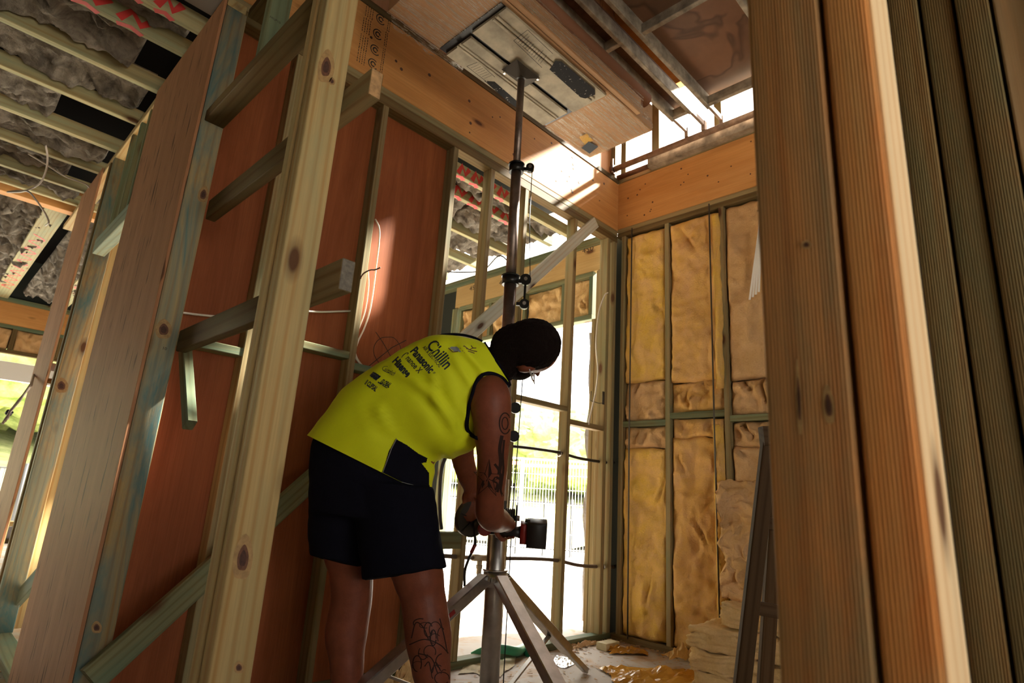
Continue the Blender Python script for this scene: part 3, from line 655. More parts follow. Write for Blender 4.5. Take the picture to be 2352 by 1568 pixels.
# ---- wrapped air-conditioner carton on the lift
ZB = 3.25; KB = (ZB-H)/2.14
def bx(px, py): p = on(px, py, 'z', ZB); return p
ac = thing('air_conditioner_carton', 'film-wrapped cardboard carton with exposed metal underside held on the lift', 'carton', (1.9, 1.85, ZB))
X0, X1, Y0, Y1 = 1.12*KB, 2.66*KB, 1.615*KB, 2.075*KB
abox('carton_body', X0, X1, Y0, Y1, ZB, ZB+.19, M['card'], ac, long='x', c=.006)
abox('carton_side', X0-.3, X1-.19, Y0-.035, Y0-.002, ZB+.005, ZB+.115, M['card'], ac, long='x', c=.004)
tube('plastic_roll', [(X0-.3, Y0-.005, ZB+.165), (X1-.5, Y0-.005, ZB+.165), (X1-.10, Y0-.005, ZB+.16), (X1-.08, Y0-.005, ZB+.155)], [.05, .05, .05, .035], M['card_dark'], ac, 16)
mx0, mx1 = 1.45*KB, 2.215*KB
abox('black_recess', mx0-.03, mx1+.01, Y0+.02, Y1-.008, ZB-.006, ZB-.001, M['black_metal'], ac, long='x')
pa = abox('metal_base_panel', mx0, mx1, Y0+.012, Y0+.262, ZB-.022, ZB-.007, M['galv'], ac, long='x', c=.004)
pb = abox('metal_base_panel', mx0+.015, mx1-.02, Y0+.287, Y1-.012, ZB-.024, ZB-.007, M['galv'], ac, long='x', c=.004)
for y, o in ((Y0+.075, pa), (Y0+.10, pa), (Y0+.355, pb), (Y0+.375, pb)): abox('pressed_rib', mx0+.004, mx1-.024, y, y+.016, ZB-.030, ZB-.0221, M['galv'], o, long='x', c=.005)
def under(px, py): p = on(px, py, 'z', ZB-.0265); return V((p.x, p.y))
def under_poly(name, pts, mat, parent, z): mesh_obj(name, [(v.x, v.y, z) for v in [under(*p) for p in pts]], [tuple(range(len(pts)))], mat, parent)
bpoly = [(1268, 150), (1275, 138), (1290, 140), (1366, 205), (1367, 216), (1345, 225), (1333, 222), (1262, 158)]
under_poly('peeled_black_patch', bpoly, M['peeled'], pa, ZB-.0305)
bpoly2 = [(1112, 186), (1136, 188), (1190, 235), (1190, 250), (1165, 233)]
under_poly('peeled_black_patch', bpoly2, M['peeled'], pb, ZB-.0245)
def under_lines(quads, parent, z):
    for a, b, w in quads:
        vs, fs = ribbon([under(*a), under(*b)], w); mesh_obj('printed_label', [(v.x, v.y, z) for v in vs], fs, M['ink'], parent)
L1 = [((1180, 92), (1212, 67), .003), ((1212, 67), (1270, 122), .003), ((1180, 92), (1245, 154), .003)]
for i in range(11):
    f = (i+1)/12; a0 = V((1182, 94))*(1-f)+V((1244, 152))*f; a1 = V((1210, 70))*(1-f)+V((1266, 122))*f
    L1.append((tuple(a0.lerp(a1, .1)), tuple(a0.lerp(a1, random.uniform(.5, .95))), .0022))
under_lines(L1, pa, ZB-.0306)
L2 = [((1072, 153), (1098, 143), .003), ((1098, 143), (1137, 178), .003), ((1072, 153), (1116, 187), .003)]
for i in range(7):
    f = (i+1)/8; a0 = V((1074, 154))*(1-f)+V((1115, 186))*f; a1 = V((1097, 144))*(1-f)+V((1136, 177))*f; L2.append((tuple(a0.lerp(a1, .1)), tuple(a0.lerp(a1, .9)), .002))
under_lines(L2, pb, ZB-.0245)
def rag(name, pts3, mat, parent, seed, amp=.03, n=10):
    a, b, c, d = [V(p) for p in pts3]; vs, fs = [], []
    for j in range(n+1):
        for i in range(n+1):
            u, v = i/n, j/n; p = (a*(1-u)+b*u)*(1-v)+(d*(1-u)+c*u)*v
            vs.append(p+noise.noise_vector(p*9+V((seed, 0, 0)))*amp+noise.noise_vector(p*25+V((0, seed, 0)))*amp*.4)
    for j in range(n):
        for i in range(n): k = j*(n+1)+i; fs.append((k, k+1, k+n+2, k+n+1))
    return mesh_obj(name, vs, fs, mat, parent, True)
# stretch film as a thin loose skin
rag('stretch_film', [(mx1+.02, Y0-.004, ZB-.008), (X1+.006, Y0-.004, ZB-.008), (X1+.006, Y1+.004, ZB-.008), (mx1+.02, Y1+.004, ZB-.008)], M['film'], ac, 3, .004, 16)
rag('stretch_film', [(X0-.006, Y0-.004, ZB-.008), (mx0-.03, Y0-.004, ZB-.008), (mx0-.03, Y1+.004, ZB-.008), (X0-.006, Y1+.004, ZB-.008)], M['film'], ac, 5, .004, 16)
rag('stretch_film', [(X0-.2, Y0-.044, ZB+.0), (X1-.18, Y0-.044, ZB+.0), (X1-.18, Y0-.046, ZB+.115), (X0-.2, Y0-.046, ZB+.115)], M['film'], ac, 6, .004, 16)
rag('stretch_film', [(X0, Y1+.01, ZB+.05), (X0+.55, Y1+.01, ZB+.03), (X0+.5, Y1+.03, ZB-.03), (X0+.06, Y1+.03, ZB-.05)], M['film'], ac, 8, .02, 14)
rag('stretch_film', [(X1-.12, Y0-.03, ZB+.08), (X1+.02, Y0-.0, ZB+.04), (X1+.02, Y0+.05, ZB-.01), (X1-.13, Y0+.04, ZB-.01)], M['film'], ac, 9, .012, 12)
p = [V((*under(x, y), ZB-.009)) for x, y in ((1335, 345), (1352, 330), (1374, 342), (1354, 358))]
mesh_obj('printed_label', p, [(0, 1, 2, 3)], M['navy_print'], ac)
p = [V((*under(x, y), ZB-.0088)) for x, y in ((1330, 320), (1348, 312), (1362, 328), (1343, 338))]
mesh_obj('printed_label', p, [(0, 1, 2, 3)], M['wool_yellow'], ac)

# ---- material lift
PT = on(1197, 184, 'z', ZB-.07); PB = V((PT.x+.03, PT.y-.03, 0)); PT = V((PT.x, PT.y, ZB-.07))
def pole(z): return PB+(PT-PB)*(z/PT.z)
def zpole(py):
    lo, hi = 0, 3.2
    for _ in range(40):
        m = (lo+hi)/2; q = pole(m)-CAM; y = 784-FPX*q.dot(U)/q.dot(F)
        if y > py: lo = m
        else: hi = m
    return lo
li = thing('material_lift', 'telescopic steel tripod lift with winch holding the carton against the ceiling', 'lift', PB)
z1, z2, z3 = zpole(645), zpole(388), PT.z
zb = zpole(1100)
cyl('column_section', pole(.03), pole(zb), .042, M['steel'], li, 28)
cyl('column_section', pole(zb-.02), pole(z1), .031, M['steel_brown'], li, 24)
cyl('column_section', pole(z1), pole(z2), .027, M['steel_brown'], li, 24)
cyl('column_section', pole(z2), pole(z3), .0195, M['steel_brown'], li, 20)
hp = V((PT.x, PT.y, 0))
hd = mesh_obj('head_plate', [(PT.x-.02, PT.y-.02, z3+.01), (PT.x+.02, PT.y-.02, z3+.01), (PT.x+.02, PT.y+.02, z3+.01), (PT.x-.02, PT.y+.02, z3+.01),
   (PT.x-.10, PT.y-.06, ZB-.032), (PT.x+.09, PT.y-.06, ZB-.032), (PT.x+.09, PT.y+.06, ZB-.032), (PT.x-.10, PT.y+.06, ZB-.032)], [(3, 2, 1, 0), (4, 5, 6, 7), (0, 1, 5, 4), (1, 2, 6, 5), (2, 3, 7, 6), (3, 0, 4, 7)], M['tool_dark'], li)
for dx, dy in ((-.08, .055), (.075, -.055)): cyl('bolt', (PT.x+dx, PT.y+dy, ZB-.05), (PT.x+dx, PT.y+dy, ZB-.03), .007, M['steel'], hd, 10)
RH = V((R.x, R.y, 0)).normalized(); FH = V((F.x, F.y, 0)).normalized()
def clamp(z, r, big):
    c = pole(z); k = thing_part = cyl('clamp_collar', c-V((0, 0, .022)), c+V((0, 0, .022)), r+.012, M['black_metal'], li, 24)
    cyl('clamp_flange', c+V((0, 0, .020)), c+V((0, 0, .027)), r+.017, M['black_metal'], k, 24)
    q = c+RH*(r+.045); timber('clamp_arm', c+RH*(r+.005), q, .02, .02, M['black_metal'], k, (0, 0, 1))
    cyl('pulley', q-FH*.016+V((0, 0, .01)), q+FH*.016+V((0, 0, .01)), .028 if big else .022, M['black_metal'], k, 20)
    cyl('pulley_bolt', q-FH*.024+V((0, 0, .01)), q+FH*.02+V((0, 0, .01)), .009, M['steel'], k, 10)
    if big:
        q2 = q-V((0, 0, .12)); cyl('pulley', q2-FH*.016, q2+FH*.016, .024, M['black_metal'], k, 20); cyl('pulley_bolt', q2-FH*.024, q2+FH*.02, .009, M['steel'], k, 10)
        timber('pulley_bracket', q+V((0, 0, .02)), q2-V((0, 0, .02)), .012, .018, M['black_metal'], k, tuple(RH)); timber('clamp_arm', q2-RH*.04, q2, .018, .018, M['black_metal'], k, (0, 0, 1))
    return q
qa = clamp(z1, .031, True); qb = clamp(z2, .027, False)
for py in (935, 1000):
    z = zpole(py); c = pole(z); q = c+RH*.055; cyl('pulley', q-FH*.014, q+FH*.014, .026, M['black_metal'], li, 20); timber('pulley_bracket', c+RH*.02, q, .02, .02, M['black_metal'], li, (0, 0, 1))
tube('lift_cable', [qb+RH*.012, qb+RH*.014-V((0, 0, .3)), qa+RH*.024], .0022, M['black_metal'], li, 5)
tube('lift_cable', [qa+RH*.02-V((0, 0, .1)), pole(zpole(935))+RH*.08, pole(zpole(1200))+RH*.065, pole(.1)+RH*.06], .0025, M['black_metal'], li, 5)
# hub and legs
zh = zpole(1322); hc = pole(zh)
hb = cyl('hub_collar', hc-V((0, 0, .045)), hc+V((0, 0, .02)), .052, M['steel'], li, 28)
cyl('hub_band', hc+V((0, 0, .02)), hc+V((0, 0, .028)), .056, M['steel'], hb, 28)
footR = on(1342, 1540, 'z', .012)
aR = math.atan2(footR.y-hc.y, footR.x-hc.x); LR = math.hypot(footR.x-hc.x, footR.y-hc.y)
def topx0(p): q = p-CAM; return V((1176+FPX*q.dot(R)/q.dot(F), 784-FPX*q.dot(U)/q.dot(F)))
def legaz(tx, ty):
    best = None; h2 = topx0(hc)
    for k in range(100, 330):
        a_ = math.radians(k); f2 = topx0(V((PB.x+LR*math.cos(a_), PB.y+LR*math.sin(a_), .015))); d_ = (f2-h2).normalized(); e_ = V((tx, ty))-h2
        er = abs(d_.x*e_.y-d_.y*e_.x)+(1e6 if d_.dot(e_) < 0 else 0)
        if best is None or er < best[0]: best = (er, a_)
    return best[1]
for i, (az, Ln) in enumerate(((aR, LR), (legaz(1265, 1560), LR), (legaz(885, 1532), LR*.95))):
    d = V((math.cos(az), math.sin(az), 0)); a = hc+d*.06-V((0, 0, .01)); b = V((PB.x, PB.y, .015))+d*Ln
    s = V((-d.y, d.x, 0)); m1 = a.lerp(b, .74)
    lg = timber('leg', a, m1, .058, .048, M['steel'], li, tuple(s), c=.004)
    timber('leg_extension', a.lerp(b, .68)-V((0, 0, .008)), b, .034, .030, M['steel'], lg, tuple(s), c=.003)
    mm = a.lerp(b, .52); timber('strut', V((PB.x, PB.y, .06))+d*.045, mm-V((0, 0, .02)), .024, .01, M['steel'], li, tuple(s), c=.002)
    cyl('pivot_bolt', a-s*.045, a+s*.045, .011, M['steel'], lg, 12)
    if i == 2: timber('warning_strip', a.lerp(b, .20)+s*.0302, a.lerp(b, .40)+s*.0302, .018, .002, M['tool_red'], lg, (0, 0, 1), c=.0005)
# winch
zw = zpole(1185); wc = pole(zw)-FH*.14
wk = timber('winch_bracket', pole(zw)-FH*.09+V((0, 0, -.06)), pole(zw)-FH*.09+V((0, 0, .07)), .07, .10, M['tool_dark'], li, tuple(RH))
cyl('winch_shaft', wc-RH*.09, wc+RH*.095, .012, M['steel'], wk, 12)
cyl('cable_drum', wc+RH*.01, wc+RH*.075, .036, M['black_metal'], wk, 24)
for k in range(8): 
    c0 = wc+RH*(.014+.0078*k); tube('drum_wrap', [c0+(V((0, 0, 1))*math.cos(a)+FH*math.sin(a))*.038 for a in [j*math.pi/9 for j in range(18)]], .0034, M['tool_dark'], wk, 5, True)
cyl('drum_flange', wc+RH*.076, wc+RH*.083, .058, M['black_metal'], wk, 24)
gw = cyl('gear_housing', wc-RH*.085, wc-RH*.050, .072, M['tool_dark'], wk, 28)
# big gear disc seen on the man's side of the post
gd = dep(1088, 1191, 2.52); gdir = (F*.75-R*.6).normalized()
g = cyl('gear_cover', gd, gd+gdir*.03, .078, M['tool_dark'], wk, 28); cyl('gear_hub', gd-gdir*.012, gd, .022, M['tool_dark'], g, 18); cyl('gear_badge', gd-gdir*.014, gd-gdir*.012, .010, M['teal'], g, 12)
ud = gdir.orthogonal().normalized(); vd = gdir.cross(ud)
for k in range(6): 
    e = ud*math.cos(k*1.047)+vd*math.sin(k*1.047); timber('gear_rib', gd+e*.02-gdir*.002, gd+e*.074-gdir*.002, .006, .006, M['tool_black'], g, tuple(gdir))
timber('winch_arm', gd+gdir*.02, wc-RH*.05, .03, .03, M['tool_dark'], wk, (0, 0, 1))

# ------------------------------------------------------------------ the worker
def vmesh(parts, vox, smooth_it=6):
    vs, fs = [], []
    for v, f in parts:
        n = len(vs); vs += list(v); fs += [tuple(i+n for i in q) for q in f]
    me = bpy.data.meshes.new('tmp'); me.from_pydata([tuple(v) for v in vs], [], fs); o = bpy.data.objects.new('tmp', me); COL.objects.link(o)
    md = o.modifiers.new('r', 'REMESH'); md.mode = 'VOXEL'; md.voxel_size = vox; md.use_smooth_shade = True
    sm = o.modifiers.new('s', 'SMOOTH'); sm.factor = .5; sm.iterations = smooth_it
    dg = bpy.context.evaluated_depsgraph_get(); out = bpy.data.meshes.new_from_object(o.evaluated_get(dg)); bpy.data.objects.remove(o); return out
def limb(keys, n=6, seg=16):
    pts = spline([k[0] for k in keys], n); rr = []
    for i in range(len(keys)-1):
        for k in range(n): t = k/n; t = t*t*(3-2*t); rr.append(keys[i][1]*(1-t)+keys[i+1][1]*t)
    rr.append(keys[-1][1])
    p, r = [], []          # rounded ends
    d0 = (pts[0]-pts[1]).normalized(); d1 = (pts[-1]-pts[-2]).normalized()
    for a in (80, 55, 30): p.append(pts[0]+d0*rr[0]*math.sin(math.radians(a))); r.append(rr[0]*math.cos(math.radians(a)))
    p += pts; r += rr
    for a in (30, 55, 80): p.append(pts[-1]+d1*rr[-1]*math.sin(math.radians(a))); r.append(rr[-1]*math.cos(math.radians(a)))
    return sweep(p, r, seg)
def ellipsoid(c, ax, rad, nu=20, nv=14):
    vs, fs = [], []; x, y, z = ax
    for j in range(nv+1):
        t = math.pi*j/nv
        for i in range(nu):
            a = 2*math.pi*i/nu; s = max(math.sin(t), .001); vs.append(c+x*(rad[0]*s*math.cos(a))+y*(rad[1]*s*math.sin(a))+z*(rad[2]*math.cos(t)))
    for j in range(nv):
        for i in range(nu): fs.append((j*nu+i, (j+1)*nu+i, (j+1)*nu+(i+1) % nu, j*nu+(i+1) % nu))
    return vs, fs
def loft(rings):
    n = len(rings[0]); vs = [p for r in rings for p in r]; fs = []
    for j in range(len(rings)-1):
        for i in range(n): fs.append((j*n+i, j*n+(i+1) % n, (j+1)*n+(i+1) % n, (j+1)*n+i))
    fs.append(tuple(range(n-1, -1, -1))); fs.append(tuple((len(rings)-1)*n+i for i in range(n))); return vs, fs
def eln(L, Rr, D, half, n=40, pw=1.0):
    """oval ring between two silhouette points at depth D, half thickness along the view"""
    a, b = dep(*L, D), dep(*Rr, D); c = (a+b)/2; u = (b-a)/2; w = ray((L[0]+Rr[0])/2, (L[1]+Rr[1])/2)
    w = (w-u.normalized()*w.dot(u.normalized())).normalized()*half
    return [c+u*math.cos(t)+w*math.sin(t) for t in [2*math.pi*k/n for k in range(n)]]
def interp_rings(keys, m):
    """Catmull-Rom on ring key numbers (Lx,Ly,Rx,Ry,D,half)"""
    out = []
    K = keys
    for i in range(len(K)-1):
        p0 = K[max(i-1, 0)]; p1 = K[i]; p2 = K[i+1]; p3 = K[min(i+2, len(K)-1)]
        for k in range(m):
            t = k/m; out.append([.5*((2*b)+(c-a)*t+(2*a-5*b+4*c-d)*t*t+(3*b-a-3*c+d)*t**3) for a, b, c, d in zip(p0, p1, p2, p3)])
    out.append(list(K[-1])); return out
# head frame
u_h = (R*.96+U*.10-F*.12).normalized()                 # towards the crown
f_h = (-U*.62+F*.72+R*.10); f_h = (f_h-u_h*f_h.dot(u_h)).normalized()   # face
r_h = f_h.cross(u_h).normalized()                       # his right
hc0 = dep(1219, 804, 2.12)
head = [ellipsoid(hc0+u_h*.010-f_h*.012, (r_h, f_h, u_h), (.083, .103, .096)),
        ellipsoid(hc0+f_h*.035-u_h*.045, (r_h, f_h, u_h), (.068, .072, .085)),
        ellipsoid(hc0+f_h*.060-u_h*.092, (r_h, f_h, u_h), (.045, .045, .035)),
        ellipsoid(hc0+f_h*.112-u_h*.028, (r_h, f_h, u_h), (.014, .020, .026), 12, 8),
        ellipsoid(hc0+f_h*.100-u_h*.068, (r_h, f_h, u_h), (.024, .012, .010), 12, 8),
        ellipsoid(hc0+f_h*.090+u_h*.012, (r_h, f_h, u_h), (.055, .018, .014), 12, 8)]
for s in (-1, 1):
    head.append(ellipsoid(hc0+r_h*(s*.086)-u_h*.018-f_h*.004, (r_h, f_h, u_h), (.010, .020, .032), 12, 10))
nb = dep(1128, 842, 2.12)
head.append(limb([(nb-u_h*.04, .085), (nb+u_h*.02, .068), (hc0-u_h*.06-f_h*.01, .064), (hc0-u_h*.01, .06)]))
# torso under the shirt
TK = [(722, 1005, 985, 1128, 2.13, .150), (752, 958, 992, 1082, 2.13, .150), (806, 896, 1010, 1050, 2.13, .150), (868, 843, 1040, 1044, 2.12, .15), (928, 808, 1075, 1022, 2.11, .145), (990, 784, 1105, 975, 2.11, .135), (1043, 780, 1135, 930, 2.11, .115), (1085, 788, 1150, 892, 2.11, .085), (1112, 800, 1160, 872, 2.11, .06)]
body = head+[loft([eln((k[0], k[1]), (k[2], k[3]), k[4], k[5]*.94, 32) for k in interp_rings(TK, 3)])]
# right arm
shR = dep(1126, 918, 2.00); elR = dep(1126, 1180, 2.10); wrR = dep(1166, 1202, 2.40)
body.append(limb([(dep(1118, 895, 2.06), .066), (shR, .072), (dep(1131, 985, 1.99), .063), (dep(1131, 1060, 2.01), .053), (dep(1127, 1125, 2.06), .050), (elR, .051), (dep(1142, 1193, 2.22), .047), (wrR, .031)], 7, 20))
# left arm
wrL = dep(1082, 1125, 2.53)
body.append(limb([(dep(1085, 850, 2.22), .062), (dep(1066, 950, 2.36), .058), (dep(1062, 1040, 2.44), .048), (dep(1072, 1085, 2.49), .045), (wrL, .030)], 7, 18))
# hands
hcR = dep(1166, 1211, 2.455); hR = (R*1.0-U*.08).normalized()
def hand(palm_c, ax_w, ax_l, ax_n, fingers, thumb, w=.040, l=.048, t=.016):
    out = [ellipsoid(palm_c, (ax_w, ax_l, ax_n), (w, l, t), 16, 12)]
    for f in fingers: out.append(limb(f, 4, 10))
    out.append(limb(thumb, 4, 10)); return out
def at(px, py, D): return dep(px, py, D)
fr = []
for k, px in enumerate((1143, 1156, 1169, 1181)):
    dy = (0, 1, 2, 4)[k]; L_ = (0, 2, 1, -3)[k]
    fr.append([(at(px, 1198+dy, 2.455), .0100), (at(px, 1202+dy, 2.502), .0098), (at(px-1, 1218+dy, 2.508), .0092), (at(px-2, 1231+dy+L_, 2.482), .0085), (at(px-2, 1232+dy+L_, 2.458), .0078)])
body.append(limb([(wrR, .031), (at(1165, 1206, 2.425), .030)], 3, 14))
body += hand(at(1163, 1206, 2.438), hR, F, U, fr, [(at(1148, 1207, 2.420), .012), (at(1140, 1222, 2.425), .0115), (at(1150, 1236, 2.435), .0105), (at(1158, 1240, 2.448), .009)])
fl_ = []
for k, (px, py) in enumerate(((1066, 1150), (1074, 1156), (1083, 1159), (1092, 1158))):
    fl_.append([(at(px+4, py-14, 2.530), .0100), (at(px, py+8, 2.515), .0096), (at(px-1, py+24, 2.505), .009), (at(px, py+36-(0, -2, -1, 4)[k], 2.492), .008)])
body.append(limb([(wrL, .030), (at(1080, 1138, 2.530), .028)], 3, 14))
body += hand(at(1079, 1143, 2.530), R, U, F, fl_, [(at(1090, 1135, 2.520), .012), (at(1102, 1146, 2.500), .011), (at(1105, 1160, 2.490), .0095)], .036, .040, .016)
# legs
def drop(px, py, z): 
    p = on(px, py, 'z', z); return p
kR, cR = at(972, 1372, 2.10), at(984, 1460, 2.06); kL, cL = at(808, 1372, 2.22), at(796, 1450, 2.20)
aR_ = at(996, 1585, 2.02); aL_ = at(797, 1580, 2.15); ankR = V((aR_.x+.01, aR_.y-.0, .09)); ankL = V((aL_.x+.0, aL_.y, .09))
body.append(limb([(at(915, 1130, 2.12), .115), (at(945, 1260, 2.12), .100), (at(962, 1325, 2.11), .090), (kR, .080), (cR, .081), (at(990, 1530, 2.04), .068), (aR_, .058), (ankR+V((0, 0, .06)), .045), (ankR, .044)], 6, 20))
body.append(limb([(at(800, 1130, 2.20), .110), (at(800, 1250, 2.23), .095), (at(806, 1310, 2.23), .082), (kL, .076), (cL, .078), (at(797, 1520, 2.17), .062), (aL_, .054), (ankL+V((0, 0, .06)), .045), (ankL, .044)], 6, 20))
FD = V((.62, .78, 0)).normalized()
pb_ = vmesh(body, .0062, 5); pb_.materials.clear(); pb_.materials.append(M['skin']); pb_.name = 'person'
person = bpy.data.objects.new('person', pb_); COL.objects.link(person)
tag(person, 'worker bent sideways in yellow singlet and navy shorts driving the lift winch', 'person')
for nm, a in (('boot', ankR), ('boot', ankL)):
    me = vmesh([limb([(V((a.x, a.y, .05))-FD*.05, .048), (V((a.x, a.y, .052))+FD*.06, .047), (V((a.x, a.y, .045))+FD*.17, .040)], 5, 14), limb([(V((a.x, a.y, .06)), .052), (V((a.x, a.y, .14)), .054)], 4, 14)], .008, 3)
    me.materials.clear(); me.materials.append(M['shoe']); link(bpy.data.objects.new(nm, me), person)
# shirt : open loft with folds
SKY = [(707, 1000, 992, 1142, 2.13, .172), (738, 962, 996, 1095, 2.13, .170), (792, 896, 1008, 1058, 2.13, .168), (858, 842, 1042, 1054, 2.12, .168), (920, 804, 1088, 1034, 2.11, .160), (982, 777, 1116, 985, 2.11, .150), (1040, 769, 1146, 940, 2.11, .130), (1084, 775, 1163, 902, 2.11, .098), (1112, 787, 1171, 881, 2.11, .072)]
nr = 56
rings = [eln((k[0], k[1]), (k[2], k[3]), k[4], k[5], nr) for k in interp_rings(SKY, 9)]
sv = []
fold = [(dep(*a, 2.0), dep(*b, 2.0)) for a, b in (((905, 850), (960, 880)), ((960, 880), (1005, 925)), ((1005, 925), (1045, 985)), ((1060, 800), (1110, 850)), ((1040, 815), (1075, 870)), ((990, 868), (1000, 925)), ((870, 940), (890, 985)), ((1040, 1000), (1010, 1050)), ((1070, 1000), (1035, 1045)))]
for j, rg in enumerate(rings):
    cc = sum(rg, V())/len(rg)
    for p in rg:
        q = p-CAM; d = 0
        for a, b in fold:
            pr = CAM+q*(2.0/q.dot(F)); ab = b-a; t = max(0, min(1, (pr-a).dot(ab)/ab.dot(ab))); e = (pr-(a+ab*t)).length
            d += .011*math.exp(-(e/.014)**2)-.006*math.exp(-((e-.03)/.018)**2)
        n_ = (p-cc).normalized(); hem = 1-j/len(rings)
        sv.append(p+n_*(d+.010*noise.noise(p*7)+.006*noise.noise(p*16)))
sf = []
for j in range(len(rings)-1):
    for i in range(nr): sf.append((j*nr+i, j*nr+(i+1) % nr, (j+1)*nr+(i+1) % nr, (j+1)*nr+i))
shirt = mesh_obj('singlet', sv, sf, M['hivis'], person, True); shirt['label'] = 'fluorescent yellow work singlet with dark printed logos'
# dark side panel faces
def inpoly(x, y, P):
    r = False; j = len(P)-1
    for i in range(len(P)):
        if (P[i][1] > y) != (P[j][1] > y) and x < (P[j][0]-P[i][0])*(y-P[i][1])/(P[j][1]-P[i][1])+P[i][0]: r = not r
        j = i
    return r
def topx(p): q = p-CAM; return 1176+FPX*q.dot(R)/q.dot(F), 784-FPX*q.dot(U)/q.dot(F)
shirt_bvh = BVHTree.FromPolygons(sv, sf)
def hit(bvh, px, py, off=.002):
    d = ray(px, py); h = bvh.ray_cast(CAM, d)
    return (h[0]-d*off) if h[0] is not None else None
def decal(name, vs2, fs, bvh, mat, parent, off=.002):
    P = [hit(bvh, v.x, v.y, off) for v in vs2]; ff = [f for f in fs if all(P[i] is not None for i in f)]
    used = sorted({i for f in ff for i in f}); mp = {o: n for n, o in enumerate(used)}
    if not ff: return None
    return mesh_obj(name, [P[i] for i in used], [tuple(mp[i] for i in f) for f in ff], mat, parent)
def gridpoly(P, step=4):
    xs_ = [p[0] for p in P]; ys_ = [p[1] for p in P]; vs, fs, ix = [], [], {}
    def vid(i, j):
        if (i, j) not in ix: ix[(i, j)] = len(vs); vs.append(V((min(xs_)+i*step, min(ys_)+j*step)))
        return ix[(i, j)]
    for i in range(int((max(xs_)-min(xs_))/step)+1):
        for j in range(int((max(ys_)-min(ys_))/step)+1):
            if inpoly(min(xs_)+(i+.5)*step, min(ys_)+(j+.5)*step, P): fs.append((vid(i, j), vid(i+1, j), vid(i+1, j+1), vid(i, j+1)))
    return vs, fs
panel = [(910, 1008), (935, 1022), (962, 1042), (982, 1052), (979, 1062), (968, 1063), (985, 1085), (986, 1112), (990, 1150), (868, 1150), (869, 1105), (882, 1075), (894, 1035)]
decal('side_panel', *gridpoly(panel, 1.2), shirt_bvh, M['navy'], shirt, .0035)
tube('panel_piping', [hit(shirt_bvh, *p, .004) for p in ((911, 1007), (899, 1030), (889, 1058), (879, 1085), (872, 1100)) if hit(shirt_bvh, *p)], .0016, M['stitch'], shirt, 5)
for a, b in (((878, 1092), (984, 1122)), ((880, 1098), (984, 1128))):
    vs, fs = ribbon([V(a).lerp(V(b), i/12)+V((0, 2*math.sin(i*.26))) for i in range(13)], 1.2); decal('stitching', vs, fs, shirt_bvh, M['stitch'], shirt, .005)
# printed words
def word(s, p0, p1, up, bold=0.0): decal('print', *txt_aff(s, p0, p1, up, bold), shirt_bvh, M['navy_print'], shirt)
word('Chillin', (979, 794), (1022, 849), (21, -17), .02)
word('AIR & ELECTRICAL', (970, 798), (1009, 844), (6.5, -5.5), .012)
word('Panasonic', (942, 807), (986, 858), (15, -12), .04)
word('®', (993, 857), (998, 859), (4, -4))
word("(' nanoe X", (924, 816), (961, 858), (11, -9), .015)
word('Hisense', (901, 830), (934, 867), (13, -12), .045)
word('airtouch', (880, 851), (903, 863), (9, -9), .0)
vs, fs = ribbon([V((890+11*math.cos(a)+3*math.sin(a), 848+7*math.sin(a))) for a in [.3+i*.25 for i in range(20)]], 1.0); decal('print', vs, fs, shirt_bvh, M['navy_print'], shirt)
decal('print', *gridpoly([(858, 853), (875, 864), (864, 874), (848, 862)], 1.5), shirt_bvh, M['navy_print'], shirt)
vs, fs = ribbon([V((855, 858)), V((858, 857)), V((859, 861)), V((862, 859)), V((863, 864)), V((867, 862)), V((867, 867))], .7); decal('print', vs, fs, shirt_bvh, M['stitch'], shirt, .003)
word('GLOBAL', (872, 879), (893, 890), (8, -9), .04)
vs, fs = ribbon([V((868, 877)), V((876, 882))], 3); decal('print', vs, fs, shirt_bvh, M['navy_print'], shirt)
vs, fs = ribbon([V((878, 884)), V((889, 891))], 1.6); decal('print', vs, fs, shirt_bvh, M['navy_print'], shirt)
word('II CLIPSAL', (837, 881), (862, 899), (7, -9.5), .04)
# small emblem : grey panel with brown sketch strokes
decal('print', *gridpoly([(1031, 797), (1050, 796), (1060, 808), (1042, 806)], 1.5), shirt_bvh, M['greyprint'], shirt)
for pts in ([(1058, 800), (1066, 794), (1078, 803), (1088, 798)], [(1062, 806), (1072, 800), (1084, 805), (1096, 807)], [(1066, 810), (1076, 806), (1090, 811)], [(1030, 799), (1040, 808), (1052, 807)], [(1082, 793), (1086, 799), (1094, 799)]):
    vs, fs = ribbon([V(p) for p in pts], 2.0); decal('print', vs, fs, shirt_bvh, M['brownprint'], shirt)
# trims
mesh_b = BVHTree.FromPolygons([v.co.copy() for v in pb_.vertices], [tuple(p.vertices) for p in pb_.polygons])
def both(px, py, off=.003):
    d = ray(px, py); best = None
    for b in (mesh_b, shirt_bvh):
        h = b.ray_cast(CAM, d)
        if h[0] is not None and (best is None or h[3] < best[3]): best = h
    return best[0]-d*off if best else dep(px, py, 2.1)
arm = [(1168, 886), (1158, 872), (1143, 862), (1125, 857), (1108, 861), (1094, 878), (1085, 905), (1077, 935), (1073, 965), (1073, 985), (1082, 998), (1096, 1006)]
tube('armhole_trim', spline([both(*p) for p in arm], 4), .0068, M['navy'], shirt, 8)
tube('neck_trim', spline([both(*p) for p in ((1112, 787), (1122, 802), (1137, 824), (1153, 848), (1165, 868), (1171, 884))], 4), .006, M['navy'], shirt, 8)
tube('armhole_trim', spline([dep(x, y, 2.16) for x, y in ((995, 774), (1025, 768), (1055, 768), (1085, 774), (1108, 784))], 4), .005, M['navy'], shirt, 8)
